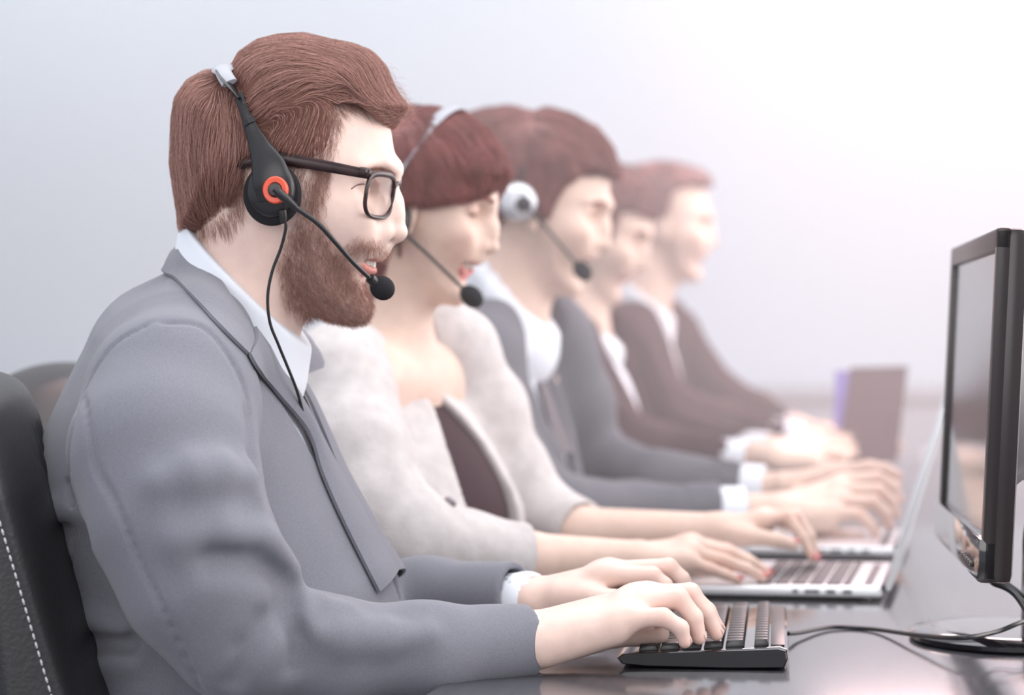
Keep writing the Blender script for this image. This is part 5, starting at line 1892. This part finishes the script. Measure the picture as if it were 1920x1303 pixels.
# ---- black keyboard: its long side runs along the row
def keyboard():
    A = on_z(1476, 1215, DESK + 0.020)            # near right corner of the top
    yaw = -math.radians(6.0)
    kb = empty('keyboard', (A.x, A.y, DESK), yaw, 'black keyboard with silvery-edged keys under the hands of the bearded person', 'keyboard')
    Wd, Ln = 0.142, 0.345                          # local x: towards the back edge (positive = away from the person), y: along the row
    m = MB()
    # body: a wedge, thick at the back, with a rounded front lip; x runs from -Wd to 0
    prof = [(-Wd, 0.004), (-Wd - 0.004, 0.009), (-Wd + 0.001, 0.0125), (-Wd + 0.012, 0.0135), (-0.006, 0.0205), (0.0, 0.0185), (0.001, 0.010), (-0.002, 0.002), (-0.05, 0.001), (-Wd + 0.02, 0.002)]
    ys = [(0.0, 0.0045), (0.002, 0.0015), (0.006, 0.0), (Ln - 0.006, 0.0), (Ln - 0.002, 0.0015), (Ln, 0.0045)]
    rings = []
    for y, ins in ys:
        cx, cz = -Wd / 2, 0.011
        rings.append([m.bm.verts.new((cx + (x - cx) * (1 - ins * 6), y, cz + (z - cz) * (1 - ins * 40))) for x, z in prof])
    n = len(prof)
    for a, b in zip(rings, rings[1:]):
        for j in range(n):
            m.bm.faces.new((a[j], a[(j + 1) % n], b[(j + 1) % n], b[j]))
    m.bm.faces.new(rings[0])
    m.bm.faces.new(rings[-1][::-1])
    m.build('body', M['gloss'], kb)
    # glossy strip along the back edge
    MB().box((-0.008, Ln / 2, 0.0206), (0.012, Ln - 0.03, 0.0012), 0.0005).build('back_strip', M['bezel'], kb)
    slope = math.atan2(0.007, Wd - 0.018)
    R = Matrix.Rotation(-slope, 3, 'Y')
    top = lambda x: 0.0135 + (x + Wd - 0.012) * math.tan(slope)
    px, py = 0.0190, 0.0190
    # six rows from the front lip (space bar row) to the function row; each row is a list of key widths in units along the row
    rows = [[1.25, 1.25, 1.25, 5.75, 1.25, 1.25, 1.25, 1, 1, 1], [2.0] + [1] * 10 + [2.25, 1, 1], [1.75] + [1] * 11 + [2.25, 1], [1.5] + [1] * 12 + [1.5, 1], [1] * 13 + [2, 1], [1] * 16]
    for r, ws in enumerate(rows):
        x = -Wd + 0.0225 + r * 0.0187 + (0.004 if r == 5 else 0)
        if r == 5:
            sx = 0.0125
        else:
            sx = 0.0165
        tot = sum(ws)
        pitch = (Ln - 0.026) / tot
        y = 0.013
        for w in ws:
            L_ = w * pitch
            b = MB().box((0, 0, 0), (sx, L_ - 0.0026, 0.0062), 0.0012, seg=2)
            for v in b.bm.verts:
                if v.co.z > 0.001:
                    v.co.x *= 0.86
                    v.co.y -= math.copysign(0.0013, v.co.y)
            bmesh.ops.rotate(b.bm, cent=(0, 0, 0), matrix=R, verts=b.bm.verts)
            bmesh.ops.translate(b.bm, vec=(x, y + L_ / 2, top(x) + 0.0030), verts=b.bm.verts)
            b.build('key', M['key'], kb)
            y += L_
    # the lead leaves the back edge and runs round the monitor's foot
    c = [on_z(1477, 1188, DESK + 0.010), on_z(1500, 1186, DESK + 0.006), on_z(1560, 1176, DESK + 0.003), on_z(1640, 1180, DESK + 0.003), on_z(1716, 1190, DESK + 0.012), on_z(1800, 1196, DESK + 0.022),
         on_z(1870, 1184, DESK + 0.024), on_z(1930, 1162, DESK + 0.030), on_z(2010, 1150, DESK + 0.004)]
    M_i = Matrix.Rotation(-yaw, 4, 'Z') @ Matrix.Translation(-Vector((A.x, A.y, DESK)))
    MB().tube(smooth_path([M_i @ v for v in c], 10), 0.0022, 10).build('cable', M['black'], kb)


keyboard()


# ---- monitor on its round foot
def monitor():
    foot = on_z(1885, 1200, DESK)
    near, far = wpt(1852, 1094, 2.19), wpt(1768, 1000, 2.71)
    d = far - near
    yaw = math.atan2(-d.x, d.y)                    # the panel's width runs along local +y
    mo = empty('monitor', (foot.x, foot.y, DESK), yaw, 'black widescreen monitor on a round glossy foot, facing the bearded person', 'monitor')
    Mi = Matrix.Rotation(-yaw, 4, 'Z') @ Matrix.Translation(-Vector((foot.x, foot.y, DESK)))
    nb, fb = Mi @ near, Mi @ far
    wid = fb.y - nb.y
    H = 0.305
    lean = math.atan2((1884 - 1852) / F * 2.19 + 0.0, 0.300)
    R = Matrix.Rotation(lean, 3, 'Y')
    x0, y0, z0 = nb.x, (nb.y + fb.y) / 2, nb.z
    T = lambda v: R @ Vector(v) + Vector((x0, y0, z0))

    def block(name, c, size, mat, bevel, parent=mo):
        b = MB().box((0, 0, 0), size, bevel)
        bmesh.ops.translate(b.bm, vec=c, verts=b.bm.verts)
        bmesh.ops.rotate(b.bm, cent=(0, 0, 0), matrix=R, verts=b.bm.verts)
        bmesh.ops.translate(b.bm, vec=(x0, y0, z0), verts=b.bm.verts)
        return b.build(name, mat, parent)
    dp = 0.021
    block('housing', (dp / 2, 0, H / 2), (dp, wid, H), M['bezel'], 0.007)
    # front frame: four bars round the screen
    bw, fx = 0.020, -0.004
    fr_ = MB()
    for c, s in (((0, -wid / 2 + bw / 2, H / 2), (0.012, bw, H)), ((0, wid / 2 - bw / 2, H / 2), (0.012, bw, H)), ((0, 0, H - bw / 2), (0.012, wid, bw))):
        fr_.box((fx + 0.004 + c[0], c[1], c[2]), s, 0.003)
    bmesh.ops.rotate(fr_.bm, cent=(0, 0, 0), matrix=R, verts=fr_.bm.verts)
    bmesh.ops.translate(fr_.bm, vec=(x0, y0, z0), verts=fr_.bm.verts)
    fr_.build('bezel', M['bezel'], mo)
    lb = block('lower_bezel', (fx + 0.003, 0, 0.019), (0.016, wid, 0.038), M['gloss'], 0.004)
    for k in range(5):
        b = MB().box((0, 0, 0), (0.004, 0.012, 0.005), 0.001)
        bmesh.ops.translate(b.bm, vec=(fx - 0.006, -wid / 2 + 0.05 + k * 0.022, 0.012), verts=b.bm.verts)
        bmesh.ops.rotate(b.bm, cent=(0, 0, 0), matrix=R, verts=b.bm.verts)
        bmesh.ops.translate(b.bm, vec=(x0, y0, z0), verts=b.bm.verts)
        b.build('button', M['bezel'], lb)
    block('screen', (0.000, 0, 0.038 + (H - 0.038 - bw) / 2), (0.004, wid - 2 * bw + 0.002, H - 0.038 - bw + 0.002), M['screen'], 0.0)
    # bulged back
    bk = MB()
    secs = [(dp - 0.004, 0.0), (dp + 0.012, 0.02), (dp + 0.030, 0.055), (dp + 0.034, 0.075)]
    rings = []
    for x, ins in secs:
        hy, z1, z2 = wid / 2 - 0.03 - ins, 0.075 + ins * 0.6, H - 0.065 - ins
        pts = []
        for cy, cz, a0 in ((hy, z2, 0), (-hy, z2, 90), (-hy, z1, 180), (hy, z1, 270)):
            for t in range(5):
                a = math.radians(a0 + t * 22.5)
                r = 0.02
                pts.append((x, cy - math.copysign(r, cy) + r * math.cos(a), cz - (r if cz == z2 else -r) + r * math.sin(a)))
        rings.append([bk.bm.verts.new(p_) for p_ in pts])
    for a, b in zip(rings, rings[1:]):
        for j in range(len(a)):
            bk.bm.faces.new((a[j], a[(j + 1) % len(a)], b[(j + 1) % len(a)], b[j]))
    bk.bm.faces.new(rings[-1])
    bmesh.ops.rotate(bk.bm, cent=(0, 0, 0), matrix=R, verts=bk.bm.verts)
    bmesh.ops.translate(bk.bm, vec=(x0, y0, z0), verts=bk.bm.verts)
    bk.build('back_shell', M['bezel'], mo)
    # neck and foot
    hook = T((dp + 0.030, 0, 0.10))
    nk = MB()
    pr = smooth_path([(0.030, 0, 0.008), (0.030, 0, 0.05), (0.031, 0, 0.10), (0.038, 0, 0.135), (hook.x, 0, hook.z)], 6)
    nk.tube(pr, np.interp(np.linspace(0, 1, len(pr)), [0, .6, 1], [0.031, 0.029, 0.024]), 16, True, ((1, 0, 0), 0.50))
    nk.build('neck', M['gloss'], mo)
    b = MB()
    b.lathe([(0.0, 0.0), (0.118, 0.0), (0.122, 0.003), (0.122, 0.007), (0.117, 0.0105), (0.085, 0.0125), (0.0, 0.014)], (0.012, 0, 0), n=72)
    for v in b.bm.verts:
        v.co.x *= 0.82
    b.build('foot', M['gloss'], mo)
    # leads hanging from the back
    for k, (py_, dy) in enumerate(((1075, 0.00), (1082, 0.02), (1090, 0.035))):
        a = Mi @ wpt(1848 + 4 * k, 1070 + 8 * k, 2.33)
        pts = [a + Vector((0.012, dy * 0.2, 0.030)), a, a + Vector((0.020, -dy * 0.4, -0.012)), a + Vector((0.055, -dy, -0.034 - 0.01 * k)), a + Vector((0.12, -dy * 1.5, -0.052))]
        MB().tube(smooth_path(pts, 8), 0.0022, 8).build('cable', M['black'], mo)


monitor()


# ---- laptops
def laptop(near_px, name_label, keys=True, depth=0.235, width=0.315, lid_lean=17.0, lid_h=0.222):
    z = DESK
    h = on_z(near_px[0], near_px[1], DESK + 0.016)              # near end of the hinge
    lp = empty('laptop', (h.x, h.y, z), -ROW, name_label, 'laptop', 'laptops on the desk')
    # local x towards the screen (hinge at 0), y along the row
    m = MB()
    m.box((-depth / 2, width / 2, 0.0105), (depth, width, 0.011), 0.0035, seg=3)
    m.build('base', M['alu'], lp)
    f = MB()
    for x in (-0.02, -depth + 0.02):
        for y in (0.03, width - 0.03):
            f.lathe([(0.007, 0.0), (0.007, 0.006)], (x, y, 0.0), n=16)
    ft = f.build('feet', M['black'], lp)
    for k, (w, x) in enumerate(((0.006, -0.092), (0.016, -0.074), (0.010, -0.054), (0.010, -0.036))):
        MB().box((x, -0.0002, 0.0108), (w, 0.001, 0.004), 0.0004).build('port', M['black'], lp)
    hg = MB().tube([(0.002, 0.02, 0.0135), (0.002, width - 0.02, 0.0135)], 0.0042, 12)
    hg.build('hinge', M['black'], lp)
    well = MB().box((-0.0155, width / 2, 0.0158), (0.010, width - 0.05, 0.0010)).build('speaker_strip', M['lapkey'], lp)
    if keys:
        rows = [([1, 1, 1, 1.2, 5, 1.2, 1, 1, 1, 1]), ([2.2] + [1] * 10 + [2.2]), ([1.8] + [1] * 11 + [1.6]), ([1.5] + [1] * 12 + [1]), ([1] * 13 + [1.5]), ([1.03] * 14)]
        for r, ws in enumerate(rows):
            x = -0.128 + r * 0.0188
            sx = 0.0158 if r < 5 else 0.0085
            if r == 5:
                x -= 0.004
            tot = sum(ws)
            pt = (width - 0.044) / tot
            y = 0.022
            for w in ws:
                MB().box((x, y + w * pt / 2, 0.0167), (sx, w * pt - 0.003, 0.0020), 0.0006).build('key', M['lapkey'], lp)
                y += w * pt
    MB().box((-depth + 0.045, width / 2, 0.0162), (0.07, 0.10, 0.0006)).build('touchpad', M['alu'], lp)
    # lid leaning back
    R = Matrix.Rotation(math.radians(lid_lean), 3, 'Y')

    def lidpart(name, c, size, mat, bevel, parent):
        b = MB().box((0, 0, 0), size, bevel, seg=3)
        bmesh.ops.translate(b.bm, vec=c, verts=b.bm.verts)
        bmesh.ops.rotate(b.bm, cent=(0, 0, 0), matrix=R, verts=b.bm.verts)
        bmesh.ops.translate(b.bm, vec=(0.004, width / 2, 0.0135), verts=b.bm.verts)
        return b.build(name, mat, parent)
    lid = lidpart('lid', (0.003, 0, lid_h / 2), (0.0055, width, lid_h), M['alu'], 0.0022, lp)
    lidpart('bezel', (-0.0001, 0, lid_h / 2), (0.0010, width - 0.006, lid_h - 0.006), M['lapbez'], 0.0004, lid)
    lidpart('screen', (-0.0008, 0, lid_h / 2 + 0.004), (0.0008, width - 0.026, lid_h - 0.030), M['lapscreen'], 0.0, lid)
    return lp


M['lapbez'] = material('silver_bezel', (0.66, 0.66, 0.70), rough=0.35, metal=0.3)
M['lapscreen'] = material('lit_laptop_screen', (0.05, 0.05, 0.06), rough=0.25, emit=(0.86, 0.86, 0.95), estr=0.75)
laptop((1652, 1102), 'open silver laptop with dark keys under the red-nailed hands, lid leaning back')
laptop((1676, 1026), 'open pale laptop under the hands of the person in the mid grey suit', keys=False)


# ---- the upright brown board held by the fourth person, and the violet card behind its edge
def board():
    Y = 4.33
    c = [wpt(1568, 868, Y), wpt(1681, 866, Y), wpt(1702, 687, Y + 0.03), wpt(1594, 690, Y + 0.03)]
    o = sum(c, Vector()) / 4
    n = (c[1] - c[0]).cross(c[3] - c[0]).normalized()
    e = empty('folder', c[0].lerp(c[1], 0.5), 0.0, 'brown-grey board held upright in both hands of the fourth person', 'folder')
    off = c[0].lerp(c[1], 0.5)
    for k, nm in ((0.004, 'front_cover'), (-0.006, 'back_cover')):
        m = MB()
        vs = [m.bm.verts.new(p + n * k) for p in c]
        m.bm.faces.new(vs)
        bmesh.ops.solidify(m.bm, geom=m.bm.faces[:], thickness=0.003)
        m.build(nm, M['folder'], e, smooth=False, off=off)
    m = MB()
    ci = [p.lerp(o, 0.03) for p in c]
    m.bm.faces.new([m.bm.verts.new(p + n * 0.003) for p in ci])
    bmesh.ops.solidify(m.bm, geom=m.bm.faces[:], thickness=0.006)
    pg = m.build('pages', M['shirt'], e, smooth=False, off=off)
    Y2 = 4.46
    v = [wpt(1563, 842, Y2), wpt(1600, 842, Y2), wpt(1604, 695, Y2 + 0.03), wpt(1566, 695, Y2 + 0.03)]
    off2 = v[0].lerp(v[1], 0.5)
    m = MB()
    m.bm.faces.new([m.bm.verts.new(p) for p in v])
    bmesh.ops.solidify(m.bm, geom=m.bm.faces[:], thickness=0.004)
    for f in m.bm.verts:
        f.co -= off2
    cd = m.build('card', M['violet'], None, smooth=False)
    cd.location = off2
    tag(cd, 'violet card standing behind the left edge of the brown board', 'card')


board()


# ---- office chairs
def chair():
    ch = empty('office_chair', (0, 0, 0))
    # local: x forward, backrest front face near x = 0, the floor at z = 0
    prof = [(-0.055, 0.52), (0.0, 0.50), (0.035, 0.56), (0.030, 0.66), (0.000, 0.76), (-0.035, 0.88), (-0.062, 0.965), (-0.085, 0.992), (-0.125, 0.995), (-0.150, 0.975),
            (-0.150, 0.92), (-0.135, 0.80), (-0.120, 0.66), (-0.105, 0.56)]
    prof = [tuple(v) for v in smooth_path(prof + [prof[0]], 5)[:-1]]
    b = SDF()
    b.u(inflate(prof, lambda x, z: np.interp(z, [0.5, 0.7, 0.9, 1.0], [0.235, 0.262, 0.255, 0.225]), 0.05))
    front = lambda z: np.interp(z, [0.50, 0.56, 0.66, 0.76, 0.88, 0.965, 0.992], [0.0, 0.035, 0.030, 0.0, -0.035, -0.062, -0.085])
    # side bolster seams, a cross seam under the head roll, gathered pleats
    for sg in (-1, 1):
        zs = np.linspace(0.53, 0.90, 14)
        b.sub(chain([(front(z) - 0.004, sg * np.interp(z, [0.53, 0.7, 0.97], [0.175, 0.205, 0.19]), z) for z in zs], [0.004] * 14, 0.004), 0.010)

    rng = np.random.default_rng(11)
    for k in range(17):
        y = -0.18 + k * 0.0225 + rng.normal() * 0.004
        zb = 0.80 + rng.random() * 0.08
        b.sub(chain([(front(z) + 0.003, y + (0.97 - z) * rng.normal() * 0.06, z) for z in np.linspace(0.945, zb, 5)], [0.004, 0.006, 0.005, 0.004, 0.001], 0.003), 0.012)
    for k in range(8):
        zq = 0.60 + k * 0.035
        b.sub(chain([(front(zq) + 0.005, sg_, zq + rng.normal() * 0.008) for sg_ in (-0.13, -0.04, 0.05, 0.13)], [0.002, 0.005, 0.005, 0.002], 0.003), 0.014)
    V, Q = b.mesh((-0.20, -0.30, 0.46), (0.10, 0.30, 1.03), 0.004)
    br = np_mesh('backrest', V, Q, M['leather'], ch)
    for sg in (-1, 1):
        m = MB()
        zs = np.linspace(0.53, 0.965, 64)
        P = np.array([(front(z) - 0.052, sg * (np.interp(z, [0.5, 0.7, 0.9, 1.0], [0.235, 0.262, 0.255, 0.225]) + 0.02), z) for z in zs])
        for _ in range(8):
            P = P - b.grad(P, 0.002) * b(P)[:, None]
        N = b.grad(P, 0.002)
        for i in range(0, 62, 1):
            a, c = P[i] + N[i] * 0.0006, P[i + 1] + N[i + 1] * 0.0006
            m.tube([a + (c - a) * 0.15, a + (c - a) * 0.5 + N[i] * 0.0008, a + (c - a) * 0.82], [0.0006, 0.0011, 0.0006], 5)
        st = m.build('stitching', M['thread'], br)
        st['label'] = 'white stitching along the side seam'
    s = SDF()
    s.u(ell((0.20, 0, 0.445), (0.28, 0.265, 0.075)), 0.0)
    s.u(cap((0.02, 0, 0.44), (0.38, 0, 0.44), 0.05), 0.06)
    s.cut(plane((0, 0, 0.385), (0, 0, -1)), 0.02)
    V, Q = s.mesh((-0.12, -0.30, 0.35), (0.52, 0.30, 0.55), 0.007)
    np_mesh('seat', V, Q, M['leather'], ch)
    MB().tube([(-0.11, 0, 0.62), (-0.12, 0, 0.50), (-0.08, 0, 0.39), (0.05, 0, 0.365), (0.2, 0, 0.365)], [0.03, 0.032, 0.032, 0.032, 0.03], 12, True, ((0, 0, 1), 0.5)).build('back_bracket', M['black'], ch)
    MB().lathe([(0.03, 0.13), (0.03, 0.25), (0.022, 0.25), (0.022, 0.375)], (0.14, 0, 0), n=20).build('gas_column', M['chrome'], ch)
    for k in range(5):
        a = 2 * PI * k / 5 + 0.3
        d = Vector((math.cos(a), math.sin(a), 0))
        c = Vector((0.14, 0, 0))
        lg = MB().tube([c + d * 0.02 + Vector((0, 0, 0.125)), c + d * 0.17 + Vector((0, 0, 0.105)), c + d * 0.30 + Vector((0, 0, 0.080))], [0.028, 0.024, 0.018], 10).build('leg', M['black'], ch)
        MB().lathe([(0.010, -0.02), (0.028, -0.018), (0.030, 0.0), (0.028, 0.018), (0.010, 0.02)], c + d * 0.30 + Vector((0, 0, 0.030)), d.cross(Vector((0, 0, 1))), n=20).build('caster', M['black'], lg)
    return ch


def copy_tree(o, parent=None):
    c = o.copy()
    COL.objects.link(c)
    c.parent = parent
    for k in list(o.children):
        copy_tree(k, c)
    return c


c0 = chair()
spots = [((-0.365, 2.30), -10.0, 'black leather office chair with white stitching behind the bearded person'),
         ((-0.415, 2.98), 8.0, 'black leather office chair behind the person in the cream jacket'),
         ((-0.300, 3.55), 12.0, 'black leather office chair behind the person in the mid grey suit'),
         ((-0.150, 4.43), 12.0, 'black leather office chair behind the person holding the brown board'),
         ((-0.020, 5.14), 9.0, 'black leather office chair at the far end of the row')]
for i, ((x, y), a, lab) in enumerate(spots):
    c = c0 if i == 0 else copy_tree(c0)
    c.location = (x, y, 0)
    c.rotation_euler = (0, 0, -math.radians(a))
    tag(c, lab, 'chair', 'black leather office chairs')
# ------------------------------------------------------------------ added volume imitating lens flare over the far half of the room
hm = bpy.data.materials.new('flare_veil')
hm.use_nodes = True
nt = hm.node_tree
nt.nodes.clear()
ho = nt.nodes.new('ShaderNodeOutputMaterial')
hv = nt.nodes.new('ShaderNodeVolumePrincipled')
hv.inputs['Color'].default_value = (1.0, 0.91, 0.92, 1)
hv.inputs['Density'].default_value = 0.15
hv.inputs['Anisotropy'].default_value = 0.0
nt.links.new(hv.outputs[0], ho.inputs['Volume'])
hz_ = MB().box((-0.4, 5.35, 1.54), (7.5, 5.6, 3.06)).build('flare_haze', hm, smooth=False)
tag(hz_, 'added thin veil imitating lens flare over the far half of the desk', 'flare_haze', kind='stuff')
